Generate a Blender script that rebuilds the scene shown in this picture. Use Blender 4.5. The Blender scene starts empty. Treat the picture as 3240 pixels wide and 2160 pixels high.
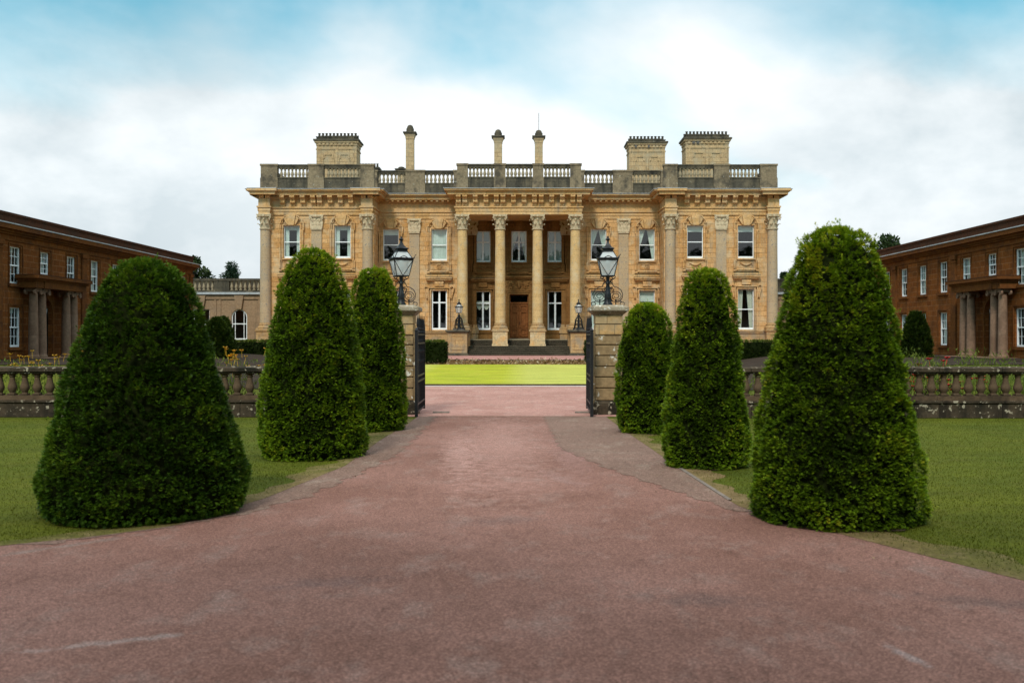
import bpy, math, random
import numpy as np
from mathutils import Vector
R_ = math.radians
rnd = random.Random(7)
SC = bpy.context.scene
COL = SC.collection

# ------------------------------------------------------------------ helpers
W = {}          # world position of each object's origin


def P(px, py, d):
    return ((px - 1199) / 2287 * d, d, 2.35 - (py - 772) / 2287 * d)


def tag(o, label=None, cat=None, group=None, kind=None):
    if label: o['label'] = label
    if cat: o['category'] = cat
    if group: o['group'] = group
    if kind: o['kind'] = kind
    return o


def empty(name, loc, rz=0.0):
    o = bpy.data.objects.new(name, None)
    COL.objects.link(o)
    o.location = loc
    o.rotation_euler = (0, 0, rz)
    o.empty_display_size = 0.3
    W[o.name] = Vector(loc)
    return o


def link(name, me, parent=None, world=None, local=None, scale=None):
    o = bpy.data.objects.new(name, me)
    COL.objects.link(o)
    if local is not None:
        o.location = local
        W[o.name] = Vector(local)
    else:
        w = Vector(world if world is not None else (0, 0, 0))
        W[o.name] = w
        o.location = w - (W[parent.name] if parent else Vector((0, 0, 0)))
    if parent: o.parent = parent
    if scale: o.scale = scale
    return o


class MB:
    def __init__(s, mp=None):
        s.v = []; s.f = []; s.m = []; s.mp = mp; s.mi = 0

    def add(s, pts):
        n = len(s.v)
        for p in pts:
            s.v.append(tuple(s.mp(*p)) if s.mp else tuple(p))
        return n

    def face(s, idx):
        s.f.append(tuple(idx)); s.m.append(s.mi)

    def quad(s, *pts):
        n = s.add(pts)
        s.face(range(n, n + len(pts)))

    def box(s, x0, x1, y0, y1, z0, z1):
        n = s.add([(x0, y0, z0), (x1, y0, z0), (x1, y1, z0), (x0, y1, z0), (x0, y0, z1), (x1, y0, z1), (x1, y1, z1), (x0, y1, z1)])
        for q in ((0, 3, 2, 1), (4, 5, 6, 7), (0, 1, 5, 4), (1, 2, 6, 5), (2, 3, 7, 6), (3, 0, 4, 7)):
            s.face([n + k for k in q])

    def frus(s, a, z0, b, z1, cx=0, cy=0):
        """square frustum with half sizes a (at z0) and b (at z1); a, b number or (hx, hy)"""
        ax, ay = a if isinstance(a, tuple) else (a, a)
        bx, by = b if isinstance(b, tuple) else (b, b)
        n = s.add([(cx - ax, cy - ay, z0), (cx + ax, cy - ay, z0), (cx + ax, cy + ay, z0), (cx - ax, cy + ay, z0),
                   (cx - bx, cy - by, z1), (cx + bx, cy - by, z1), (cx + bx, cy + by, z1), (cx - bx, cy + by, z1)])
        for q in ((0, 3, 2, 1), (4, 5, 6, 7), (0, 1, 5, 4), (1, 2, 6, 5), (2, 3, 7, 6), (3, 0, 4, 7)):
            s.face([n + k for k in q])

    def prism(s, poly, t0, t1):
        """poly of (u, z), extruded between t0 and t1 (second axis)"""
        k = len(poly)
        n = s.add([(u, t0, z) for u, z in poly] + [(u, t1, z) for u, z in poly])
        s.face([n + i for i in range(k)][::-1]); s.face([n + k + i for i in range(k)])
        for i in range(k):
            j = (i + 1) % k
            s.face((n + i, n + j, n + k + j, n + k + i))

    def lathe(s, prof, cx=0, cy=0, seg=12, sy=1.0, half=False):
        rows = []
        for r, z in prof:
            pts = []
            for i in range(seg + (1 if half else 0)):
                a = (math.pi * i / seg + math.pi) if half else 2 * math.pi * i / seg
                pts.append((cx + r * math.cos(a), cy + r * math.sin(a) * sy, z))
            rows.append(s.add(pts))
        m = seg + (1 if half else 0)
        for a, b in zip(rows, rows[1:]):
            for i in range(seg):
                j = (i + 1) % m
                s.face((a + i, a + j, b + j, b + i))
        s.face([rows[0] + i for i in range(m)][::-1]); s.face([rows[-1] + i for i in range(m)])

    def tube(s, path, r, seg=5):
        path = [Vector(p) for p in path]
        rows = []
        k = len(path)
        for i, p in enumerate(path):
            d = (path[min(i + 1, k - 1)] - path[max(i - 1, 0)]).normalized()
            ref = Vector((0, 0, 1)) if abs(d.z) < .9 else Vector((0, 1, 0))
            a = d.cross(ref).normalized(); b = d.cross(a)
            rr = r[i] if isinstance(r, (list, tuple)) else r
            rows.append(s.add([p + a * math.cos(2 * math.pi * q / seg) * rr + b * math.sin(2 * math.pi * q / seg) * rr for q in range(seg)]))
        for a, b in zip(rows, rows[1:]):
            for i in range(seg):
                j = (i + 1) % seg
                s.face((a + i, a + j, b + j, b + i))
        s.face([rows[0] + i for i in range(seg)][::-1]); s.face([rows[-1] + i for i in range(seg)])

    def strip(s, path, w, t0, t1):
        """mitred flat moulding of width w along a (u, z) path, from t0 to t1"""
        k = len(path)
        nn = []
        for i in range(k):
            ds = []
            for a, b in ((i - 1, i), (i, i + 1)):
                if 0 <= a and b < k:
                    dx = path[b][0] - path[a][0]; dz = path[b][1] - path[a][1]
                    l = math.hypot(dx, dz) or 1
                    ds.append((-dz / l, dx / l))
            nx = sum(d[0] for d in ds); nz = sum(d[1] for d in ds)
            l = math.hypot(nx, nz) or 1
            nx /= l; nz /= l
            c = max(.5, nx * ds[0][0] + nz * ds[0][1])
            nn.append((nx / c, nz / c))
        rows = []
        for (u, z), (nx, nz) in zip(path, nn):
            rows.append(s.add([(u - nx * w / 2, t0, z - nz * w / 2), (u + nx * w / 2, t0, z + nz * w / 2),
                               (u + nx * w / 2, t1, z + nz * w / 2), (u - nx * w / 2, t1, z - nz * w / 2)]))
        for a, b in zip(rows, rows[1:]):
            for i in range(4):
                j = (i + 1) % 4
                s.face((a + i, a + j, b + j, b + i))
        s.face([rows[0] + i for i in range(4)][::-1]); s.face([rows[-1] + i for i in range(4)])

    def mesh(s, name, mats, smooth=0):
        me = bpy.data.meshes.new(name)
        me.from_pydata(s.v, [], s.f)
        for m in (mats if isinstance(mats, (list, tuple)) else [mats]):
            me.materials.append(m)
        me.polygons.foreach_set('material_index', s.m)
        if smooth:
            me.polygons.foreach_set('use_smooth', [True] * len(s.f))
            me.set_sharp_from_angle(angle=R_(smooth))
        me.update()
        return me

    def build(s, name, mats, parent=None, world=None, local=None, smooth=0):
        return link(name, s.mesh(name, mats, smooth), parent, world, local)


def npmesh(name, verts, quads, mat, tint=None, n=4):
    me = bpy.data.meshes.new(name)
    verts = np.asarray(verts, dtype=np.float32); quads = np.asarray(quads, dtype=np.int32)
    me.vertices.add(len(verts)); me.vertices.foreach_set('co', verts.ravel())
    k = len(quads)
    me.loops.add(k * n); me.loops.foreach_set('vertex_index', quads.ravel())
    me.polygons.add(k); me.polygons.foreach_set('loop_start', np.arange(0, k * n, n, dtype=np.int32))
    for m in (mat if isinstance(mat, (list, tuple)) else [mat]):
        me.materials.append(m)
    if tint is not None:
        ca = me.color_attributes.new('tint', 'FLOAT_COLOR', 'POINT')
        t = np.zeros((len(verts), 4), np.float32); t[:, 0] = tint; t[:, 3] = 1
        ca.data.foreach_set('color', t.ravel())
    me.update(calc_edges=True)
    me.validate()
    return me


# ------------------------------------------------------------------ materials
class NT:
    def __init__(s, name):
        s.mat = bpy.data.materials.new(name); s.mat.use_nodes = True
        s.t = s.mat.node_tree; s.t.nodes.clear()

    def n(s, typ, ins=None, **kw):
        nd = s.t.nodes.new(typ)
        for k, v in kw.items(): setattr(nd, k, v)
        for k, v in (ins or {}).items():
            sock = nd.inputs[k]
            if isinstance(v, bpy.types.NodeSocket): s.t.links.new(v, sock)
            elif isinstance(v, (tuple, list)) and len(v) == 3 and sock.type == 'RGBA': sock.default_value = (*v, 1)
            else: sock.default_value = v
        return nd

    def noise(s, scale, vec=None, detail=4, rough=.55):
        i = {'Scale': scale, 'Detail': detail, 'Roughness': rough}
        if vec is not None: i['Vector'] = vec
        return s.n('ShaderNodeTexNoise', i).outputs['Fac']

    def ramp(s, fac, stops):
        nd = s.n('ShaderNodeValToRGB', {'Fac': fac})
        el = nd.color_ramp.elements
        while len(el) < len(stops): el.new(.5)
        for e, (p, c) in zip(el, stops):
            e.position = p; e.color = (*c, 1) if isinstance(c, (tuple, list)) else (c, c, c, 1)
        return nd.outputs['Color']

    def mix(s, fac, a, b, mode='MIX'):
        nd = s.n('ShaderNodeMix', data_type='RGBA', blend_type=mode)
        for i, v in ((0, fac), (6, a), (7, b)):
            if isinstance(v, bpy.types.NodeSocket): s.t.links.new(v, nd.inputs[i])
            elif isinstance(v, (tuple, list)): nd.inputs[i].default_value = (*v, 1)
            else: nd.inputs[i].default_value = v if i == 0 else (v, v, v, 1)
        return nd.outputs[2]

    def math(s, op, a, b=None):
        nd = s.n('ShaderNodeMath', operation=op)
        for i, v in ((0, a), (1, b)):
            if v is None: continue
            if isinstance(v, bpy.types.NodeSocket): s.t.links.new(v, nd.inputs[i])
            else: nd.inputs[i].default_value = v
        return nd.outputs[0]

    def obj(s, scale=(1, 1, 1)):
        tc = s.n('ShaderNodeTexCoord').outputs['Object']
        if scale == (1, 1, 1): return tc
        return s.n('ShaderNodeMapping', {'Vector': tc, 'Scale': scale}).outputs[0]

    def bump(s, h, strength=.3, dist=.02):
        return s.n('ShaderNodeBump', {'Height': h, 'Strength': strength, 'Distance': dist}).outputs[0]

    def out(s, shader):
        s.n('ShaderNodeOutputMaterial', {'Surface': shader})
        return s.mat

    def principled(s, color, rough=.8, normal=None, **ins):
        i = {'Base Color': color, 'Roughness': rough}
        if normal is not None: i['Normal'] = normal
        for k, v in ins.items(): i[k.replace('_', ' ')] = v
        return s.n('ShaderNodeBsdfPrincipled', i).outputs[0]


def stone(name, c1, c2, cm, bw=.9, bh=.36, mortar=.012, blotch=None, blotch_amt=.5, speck=None, speck_at=.62, speck_scale=14, streak=None, streak_at=.55, bumpy=.4):
    t = NT(name)
    o = t.obj()
    sep = t.n('ShaderNodeSeparateXYZ', {'Vector': o})
    uv = t.n('ShaderNodeCombineXYZ', {'X': t.math('ADD', sep.outputs[0], sep.outputs[1]), 'Y': sep.outputs[2]}).outputs[0]
    br = t.n('ShaderNodeTexBrick', {'Vector': uv, 'Color1': c1, 'Color2': c2, 'Mortar': cm, 'Scale': 1.0, 'Mortar Size': mortar,
                                    'Mortar Smooth': .3, 'Bias': 0.0, 'Brick Width': bw, 'Row Height': bh}, offset=.5)
    col = br.outputs['Color']
    big = t.noise(.45, o, 5)
    col = t.mix(t.ramp(big, [(.35, 0.0), (.7, 1.0)]), col, t.mix(.45, col, c2))
    fine = t.noise(7, o, 7, .72)
    col = t.mix(.75, col, t.ramp(fine, [(.28, .50), (.72, 1.40)]), 'MULTIPLY')
    if blotch:
        b = t.noise(1.3, o, 6, .6)
        col = t.mix(t.math('MULTIPLY', t.ramp(b, [(.48, 0.0), (.66, 1.0)]), blotch_amt), col, blotch)
    if streak:
        sv = t.obj((1.6, 1.6, .18))
        b = t.noise(1.1, sv, 5, .6)
        col = t.mix(t.math('MULTIPLY', t.ramp(b, [(streak_at, 0.0), (streak_at + .15, 1.0)]), .7), col, streak)
    if speck:
        b = t.noise(speck_scale, o, 3, .6)
        col = t.mix(t.ramp(b, [(speck_at, 0.0), (speck_at + .05, 1.0)]), col, speck)
    hb = t.math('SUBTRACT', fine, t.math('MULTIPLY', br.outputs['Fac'], .8))
    return t.out(t.principled(col, .95, t.bump(hb, bumpy, .025), Specular_IOR_Level=.06))


def plain(name, c, rough=.6, var=.25, scale=6, metallic=0.0, bumpy=.15, spec=.4):
    t = NT(name)
    o = t.obj()
    f = t.noise(scale, o, 5)
    col = t.mix(1.0, c, t.ramp(f, [(.25, 1 - var), (.75, 1 + var)]), 'MULTIPLY')
    return t.out(t.principled(col, rough, t.bump(f, bumpy, .01), Metallic=metallic, Specular_IOR_Level=spec))


M = {}
M['stone'] = stone('golden limestone', (.66, .39, .175), (.50, .262, .095), (.30, .165, .07), bw=1.0, bh=.40, mortar=.018, blotch=(.58, .44, .27), blotch_amt=.65, streak=(.30, .225, .15), streak_at=.535, bumpy=.7)
M['portico'] = stone('shaded golden limestone', (.25, .125, .042), (.195, .092, .029), (.11, .055, .02), blotch=(.22, .125, .052), blotch_amt=.4)  # golden limestone darkened, the portico's shade put into the colour
M['column'] = stone('column limestone', (.62, .41, .19), (.55, .345, .145), (.36, .22, .10), bw=4, bh=.55, blotch=(.56, .44, .28), blotch_amt=.8, speck=(.36, .27, .17), speck_at=.60, speck_scale=7)
M['column_grey'] = stone('greyed column limestone', (.48, .345, .21), (.42, .295, .175), (.32, .22, .13), bw=4, bh=.9, blotch=(.37, .29, .205), blotch_amt=.8, speck=(.24, .20, .16), speck_at=.58, speck_scale=7)
M['trim'] = stone('carved limestone', (.64, .40, .19), (.52, .30, .12), (.32, .18, .075), bw=1.3, bh=.8, blotch=(.46, .34, .21), blotch_amt=.7, streak=(.27, .21, .145), streak_at=.56)
M['capital'] = stone('weathered capital stone', (.62, .49, .32), (.57, .44, .28), (.4, .3, .2), bw=3, bh=3, blotch=(.42, .34, .23), blotch_amt=.8, bumpy=.6)
M['dark'] = stone('lichen dark parapet stone', (.070, .060, .046), (.095, .080, .056), (.04, .035, .028), bw=1.4, bh=.5, blotch=(.16, .125, .08), blotch_amt=.7, speck=(.30, .27, .21), speck_at=.68, speck_scale=5, streak=(.026, .025, .022), streak_at=.5)
M['dark_pier'] = stone('lichen parapet pier stone', (.25, .19, .12), (.20, .15, .095), (.10, .08, .055), bw=2, bh=2, blotch=(.070, .058, .044), blotch_amt=.95, speck=(.30, .27, .21), speck_at=.66, speck_scale=5)
M['baluster'] = stone('baluster stone', (.33, .26, .17), (.27, .215, .14), (.2, .16, .11), bw=3, bh=3, blotch=(.12, .10, .07), blotch_amt=.8)
M['chimney'] = stone('chimney stone', (.49, .345, .19), (.42, .285, .15), (.22, .15, .09), bw=.7, bh=.4, mortar=.02, blotch=(.36, .29, .19), blotch_amt=.8)
M['plinth_pale'] = stone('pale patched pedestal stone', (.60, .47, .30), (.52, .37, .20), (.33, .22, .12), bw=1.6, bh=.5, blotch=(.62, .33, .12), blotch_amt=.8, speck=(.30, .25, .19), speck_at=.60, speck_scale=5)
M['plinth'] = stone('plinth limestone', (.47, .30, .14), (.42, .25, .11), (.24, .14, .07), bw=1.2, bh=.5, mortar=.02, blotch=(.27, .22, .16), blotch_amt=.8)
M['step'] = stone('dark step riser stone', (.026, .021, .016), (.02, .017, .013), (.012, .010, .008), bw=2.2, bh=5, blotch=(.07, .055, .04), blotch_amt=.6)  # for the risers, much darker than the treads and nosings
M['tread'] = stone('pale step tread', (.26, .21, .14), (.2, .165, .11), (.13, .1, .07), bw=2.2, bh=5, blotch=(.22, .18, .12), blotch_amt=.6)
M['iron'] = stone('brown ironstone', (.235, .078, .018), (.15, .047, .012), (.26, .125, .055), bw=.75, bh=.33, mortar=.02, blotch=(.10, .040, .014), blotch_amt=.7, streak=(.055, .026, .014), streak_at=.58)
M['iron_trim'] = stone('dressed ironstone', (.175, .064, .017), (.135, .048, .014), (.085, .034, .013), bw=1.6, bh=.6, blotch=(.07, .03, .017), blotch_amt=.7)
M['iron_dark'] = stone('weathered ironstone', (.085, .034, .018), (.065, .027, .015), (.05, .02, .011), bw=1.2, bh=.3, blotch=(.05, .03, .02), blotch_amt=.8)
M['iron_col'] = stone('grey brown column stone', (.24, .15, .10), (.21, .125, .08), (.15, .09, .06), bw=4, bh=1.2, blotch=(.15, .085, .055), blotch_amt=.7)
M['link'] = stone('buff link stone', (.33, .215, .13), (.29, .185, .11), (.25, .155, .09), bw=.9, bh=.36, blotch=(.24, .165, .11), blotch_amt=.6, streak=(.13, .095, .065), streak_at=.60)
M['pier'] = stone('mossy gate pier stone', (.29, .195, .10), (.25, .165, .085), (.12, .08, .045), bw=3, bh=5, blotch=(.15, .115, .07), blotch_amt=.9, speck=(.60, .55, .46), speck_at=.605, speck_scale=4, bumpy=.9)
M['pier_top'] = stone('orange gate pier stone', (.56, .30, .10), (.42, .30, .16), (.2, .13, .07), bw=.46, bh=.30, blotch=(.34, .27, .18), blotch_amt=.8, bumpy=.6)
M['pier_cap'] = stone('lichen cap stone', (.33, .27, .19), (.29, .24, .17), (.2, .16, .12), bw=4, bh=4, blotch=(.06, .055, .045), blotch_amt=.9, speck=(.6, .57, .5), speck_at=.60, speck_scale=9, bumpy=.9)
M['bal_dark'] = stone('damp balustrade stone', (.085, .062, .040), (.060, .044, .029), (.025, .02, .014), bw=1.8, bh=.6, blotch=(.018, .017, .012), blotch_amt=.95, speck=(.34, .29, .21), speck_at=.60, speck_scale=7, streak=(.012, .011, .009), streak_at=.5, bumpy=1.0)
M['bal_post'] = stone('brown balustrade stone', (.115, .075, .045), (.092, .060, .036), (.05, .034, .021), bw=3, bh=3, blotch=(.028, .021, .015), blotch_amt=.8, bumpy=.6)
M['lead'] = plain('grey lead', (.36, .37, .38), .55, .3, 3)
M['slate'] = stone('grey slate', (.30, .31, .33), (.24, .25, .27), (.15, .15, .16), bw=.35, bh=.25, blotch=(.36, .37, .36), blotch_amt=.5)
M['white'] = plain('white sash paint', (.80, .81, .80), .45, .04, 8, bumpy=.05)
M['curtain'] = plain('pale curtain cloth', (.72, .75, .70), .9, .08, 4)
M['cream'] = plain('cream curtain cloth', (.66, .62, .52), .9, .1, 4)
M['blind'] = plain('grey green blind', (.40, .46, .45), .9, .06, 2)
M['iron_black'] = plain('black painted iron', (.012, .012, .013), .45, .6, 25, bumpy=.4, spec=.3)
M['room'] = plain('dim room wall', (.10, .09, .08), .9, .1, 1)
M['kerb'] = plain('pale edging stone', (.17, .135, .108), .9, .35, 7, bumpy=.5)
M['bulb'] = plain('frosted lamp bulb', (.75, .78, .76), .4, .05, 5)
M['petal_yellow'] = plain('yellow petals', (.75, .42, .02), .6, .2, 20)
M['petal_red'] = plain('red petals', (.55, .012, .012), .6, .25, 20)
M['petal_white'] = plain('white petals', (.75, .75, .72), .6, .1, 20)
M['bark'] = plain('dark bark', (.055, .042, .028), .95, .4, 9, bumpy=.8)
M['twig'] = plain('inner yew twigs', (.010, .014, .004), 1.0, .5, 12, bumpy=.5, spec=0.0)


def wood():
    t = NT('varnished oak')
    o = t.obj((6, 6, .7))
    f = t.noise(5, o, 6, .6)
    col = t.ramp(f, [(.3, (.12, .038, .010)), (.7, (.26, .092, .026))])
    return t.out(t.principled(col, .6, t.bump(f, .2, .01), Specular_IOR_Level=.12))


M['wood'] = wood()


def glass(name, fres, tint=(1, 1, 1), milky=0.0):
    t = NT(name)
    g = t.n('ShaderNodeBsdfGlossy', {'Color': (.95, .97, .97), 'Roughness': .02}).outputs[0]
    tr = t.n('ShaderNodeBsdfTransparent', {'Color': tint}).outputs[0]
    if milky:
        df = t.n('ShaderNodeBsdfDiffuse', {'Color': (.96, .98, .97)}).outputs[0]
        tl = t.n('ShaderNodeBsdfTranslucent', {'Color': (.96, .98, .97)}).outputs[0]
        m1 = t.n('ShaderNodeMixShader', {0: .65, 1: df, 2: tl}).outputs[0]
        tr = t.n('ShaderNodeMixShader', {0: milky, 1: tr, 2: m1}).outputs[0]
    return t.out(t.n('ShaderNodeMixShader', {0: fres, 1: tr, 2: g}).outputs[0])


M['glass'] = glass('window glass', .065, (.80, .86, .84))
M['lamp_glass'] = glass('lantern glass', .10, (.95, .98, .97), .62)


def leaf_mat(name, stops, transl=.25, rough=.55, big=.6, patch=None):
    t = NT(name)
    at = t.n('ShaderNodeAttribute', attribute_name='tint').outputs['Color']
    sep = t.n('ShaderNodeSeparateColor', {'Color': at}).outputs[0]
    nz = t.noise(big, t.obj(), 4)
    f = t.math('ADD', sep, t.math('MULTIPLY', t.math('SUBTRACT', nz, .5), .5))
    col = t.ramp(f, stops)
    p = t.principled(col, rough, Specular_IOR_Level=.12)
    tl = t.n('ShaderNodeBsdfTranslucent', {'Color': col}).outputs[0]
    return t.out(t.n('ShaderNodeMixShader', {0: transl, 1: p, 2: tl}).outputs[0])


YEW = [(0.05, (.020, .040, .003)), (.32, (.095, .175, .006)), (.62, (.190, .285, .010)), (.97, (.38, .36, .018))]
M['yew'] = leaf_mat('yew needles', YEW)
M['yew_deep'] = leaf_mat('deep green yew needles', [(.05, (.012, .034, .003)), (.4, (.050, .110, .006)), (.75, (.115, .185, .009)), (.98, (.22, .25, .014))])
M['hedge'] = leaf_mat('clipped hedge leaves', [(.05, (.008, .018, .002)), (.5, (.026, .046, .005)), (.97, (.12, .14, .016))])
M['tree'] = leaf_mat('tree leaves', [(.05, (.010, .022, .008)), (.5, (.028, .050, .016)), (.97, (.085, .11, .035))], .3)
M['spruce'] = leaf_mat('spruce needles', [(.05, (.008, .020, .012)), (.5, (.018, .040, .022)), (.97, (.045, .07, .035))], .2)
M['herb'] = leaf_mat('flower bed leaves', [(.05, (.05, .085, .012)), (.5, (.12, .16, .022)), (.97, (.24, .26, .05))], .35)
M['purple'] = leaf_mat('purple leaves', [(.05, (.02, .008, .012)), (.5, (.05, .018, .026)), (.97, (.10, .05, .045))], .25)
M['blade'] = leaf_mat('grass blades', [(.05, (.050, .066, .003)), (.5, (.080, .093, .005)), (.97, (.16, .14, .035))], .35)


def grass(name, c1, c2, c3, stripe=None):
    t = NT(name)
    o = t.obj()
    big = t.noise(.22, o, 4)
    mid = t.noise(2.2, o, 6, .65)
    fine = t.noise(26, t.obj((1, .5, 1)), 6, .7)
    col = t.mix(t.ramp(big, [(.35, 0.0), (.65, 1.0)]), c1, c2)
    col = t.mix(t.math('MULTIPLY', t.ramp(mid, [(.5, 0.0), (.72, 1.0)]), .6), col, c3)
    if stripe:
        sep = t.n('ShaderNodeSeparateXYZ', {'Vector': o})
        s = t.math('SINE', t.math('MULTIPLY', t.math('ADD', sep.outputs[0], .35), math.pi / stripe[0]))
        col = t.mix(t.math('MULTIPLY', t.ramp(t.math('ADD', t.math('MULTIPLY', s, .5), .5), [(.30, 0.0), (.70, 1.0)]), .7), col, stripe[1])
    m2 = t.noise(.9, t.obj((.5, 1.6, 1)), 6, .7)
    col = t.mix(.8, col, t.ramp(m2, [(.3, .72), (.7, 1.28)]), 'MULTIPLY')
    col = t.mix(.8, col, t.ramp(fine, [(.25, .40), (.75, 1.55)]), 'MULTIPLY')
    return t.out(t.principled(col, .95, t.bump(fine, .7, .03), Specular_IOR_Level=.15))


M['grass'] = grass('mown grass', (.056, .074, .003), (.086, .096, .004), (.105, .096, .011))  # deeper green of its own, plus vignette darkness put into the colour
M['grass_dry'] = grass('striped summer lawn', (.28, .31, .016), (.36, .36, .022), (.42, .34, .06), (5.5, (.42, .41, .10)))
M['verge'] = grass('dry verge', (.18, .118, .052), (.095, .092, .016), (.29, .20, .105))
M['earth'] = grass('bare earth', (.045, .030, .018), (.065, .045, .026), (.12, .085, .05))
M['soil'] = grass('leaf litter', (.13, .068, .026), (.20, .11, .042), (.36, .24, .12))


def asphalt(name, c1, c2, cg, grit=.5, worn=.5, scale=110, streaks=()):
    t = NT(name)
    o = t.obj()
    big = t.noise(.30, o, 6, .6)
    mid = t.noise(1.6, t.obj((1, .6, 1)), 7, .7)
    fine = t.noise(scale, o, 3, .7)
    pebb = t.n('ShaderNodeTexVoronoi', {'Vector': o, 'Scale': scale * .7}).outputs['Color']
    pv = t.n('ShaderNodeSeparateColor', {'Color': pebb}).outputs[0]
    col = t.mix(t.ramp(big, [(.38, 0.0), (.62, 1.0)]), c1, c2)
    col = t.mix(t.math('MULTIPLY', t.ramp(mid, [(.52, 0.0), (.70, 1.0)]), worn), col, cg)
    dk = t.noise(4.5, t.obj((1, .4, 1)), 6, .7)
    col = t.mix(t.math('MULTIPLY', t.ramp(dk, [(.54, 0.0), (.66, 1.0)]), .35), col, tuple(k * .55 for k in c1))
    for (ax, ay, bx, by, wd, cc) in streaks:
        m = t.n('ShaderNodeMapping', {'Vector': o, 'Location': ((ax + bx) / 2, (ay + by) / 2, 0), 'Rotation': (0, 0, math.atan2(by - ay, bx - ax)), 'Scale': (math.hypot(bx - ax, by - ay) / 2, wd, 1)}, vector_type='TEXTURE').outputs[0]
        ln = t.n('ShaderNodeVectorMath', {0: m}, operation='LENGTH').outputs['Value']
        edge = t.math('ADD', ln, t.math('MULTIPLY', t.math('SUBTRACT', t.noise(4.5, o, 7, .75), .5), 3.4))
        col = t.mix(t.math('MULTIPLY', t.ramp(edge, [(.2, 1.0), (1.0, 0.0)]), .48), col, cc)
    col = t.mix(grit, col, t.ramp(fine, [(.25, .45), (.75, 1.55)]), 'MULTIPLY')
    col = t.mix(grit, col, t.ramp(pv, [(.0, .55), (.6, 1.0), (1.0, 1.7)]), 'MULTIPLY')
    return t.out(t.principled(col, .85, t.bump(fine, .6, .012), Specular_IOR_Level=.10))


M['drive'] = asphalt('red asphalt', (.186, .092, .068), (.250, .130, .101), (.268, .180, .150), grit=.78, worn=.65, scale=105, streaks=[
    (-3.7, 7.40, -2.5, 7.90, .10, (.36, .30, .27)), (2.75, 7.7, 2.92, 6.9, .06, (.34, .28, .26)), (-5.9, 10.3, -4.3, 12.0, .10, (.26, .21, .18)),
    (3.0, 9.2, 5.6, 8.2, .22, (.11, .075, .065)), (-.9, 12.4, .3, 12.9, .35, (.12, .08, .07)), (-2.6, 9.3, -1.2, 9.6, .25, (.12, .08, .072)),
    (1.0, 9.0, 2.3, 8.7, .3, (.12, .08, .07)), (.3, 17.5, 1.0, 15.2, .25, (.26, .16, .14)), (-.55, 30, -.35, 12.5, 1.25, (.40, .23, .19)), (-1.6, 24, -.9, 15.5, .45, (.42, .25, .21)), (.9, 24, 1.0, 15.5, .4, (.28, .16, .138))])  # widest pale streak paints brighter light onto the drive near the gate
M['drive_worn'] = asphalt('worn grey red asphalt', (.165, .102, .076), (.205, .126, .096), (.265, .198, .152), grit=.75, worn=.75, scale=75)
M['court'] = asphalt('lightened drive surface', (.32, .165, .130), (.40, .215, .175), (.46, .31, .26), grit=.5, worn=.7, scale=60)  # same surface as the drive, with brighter light put into its colour
M['band'] = asphalt('pale stone edging', (.55, .47, .42), (.50, .43, .38), (.56, .40, .36), grit=.3, scale=60)
M['terrace'] = asphalt('pink gravel terrace', (.36, .175, .145), (.40, .20, .17), (.40, .26, .22), grit=.3, worn=.4, scale=60)
M['paving'] = asphalt('brown paving', (.036, .023, .015), (.03, .020, .013), (.045, .031, .021), grit=.3)


# ------------------------------------------------------------------ terrain
def smooth(a, b, x):
    t = min(1, max(0, (x - a) / (b - a)))
    return t * t * (3 - 2 * t)


GY = [(-60, 0), (40, 0), (46, .05), (68, .33), (68.7, .64), (80, .74), (4000, .74)]


def G(x, y):
    g = GY[-1][1]
    for (a, za), (b, zb) in zip(GY, GY[1:]):
        if y <= b:
            g = za + (zb - za) * (max(y, a) - a) / (b - a); break
    s = smooth(10, 19, abs(x)) * smooth(30.5, 44, y)
    return g + (1.15 - g) * s if g < 1.15 else g


def sheet(name, ys, xl, xr, dz, mat, nx=24):
    """a sheet over rows ys between xl(y) and xr(y), dz above the terrain"""
    mb = MB()
    rows = []
    for y in ys:
        a, b = xl(y), xr(y)
        rows.append(mb.add([(a + (b - a) * i / nx, y, G(a + (b - a) * i / nx, y) + dz) for i in range(nx + 1)]))
    for a, b in zip(rows, rows[1:]):
        for i in range(nx):
            mb.face((a + i, a + i + 1, b + i + 1, b + i))
    return tag(mb.build(name, mat), kind='structure')


def lerp(tab):
    def f(y):
        if y <= tab[0][0]: return tab[0][1]
        for (a, va), (b, vb) in zip(tab, tab[1:]):
            if y <= b: return va + (vb - va) * (y - a) / (b - a)
        return tab[-1][1]
    return f


def frange(a, b, n):
    return [a + (b - a) * i / n for i in range(n + 1)]


xs = [-3000, -800, -200, -80] + frange(-45, 45, 120) + [80, 200, 800, 3000]
ys = [-400, -60, -10] + frange(0, 95, 190) + [68.35, 68.7, 110, 160, 400, 1200, 4000]
ys = sorted(set(ys))
mb = MB()
rows = [mb.add([(x, y, G(x, y)) for x in xs]) for y in ys]
for a, b in zip(rows, rows[1:]):
    for i in range(len(xs) - 1):
        mb.face((a + i, a + i + 1, b + i + 1, b + i))
tag(mb.build('ground', M['grass']), kind='structure')

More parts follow.
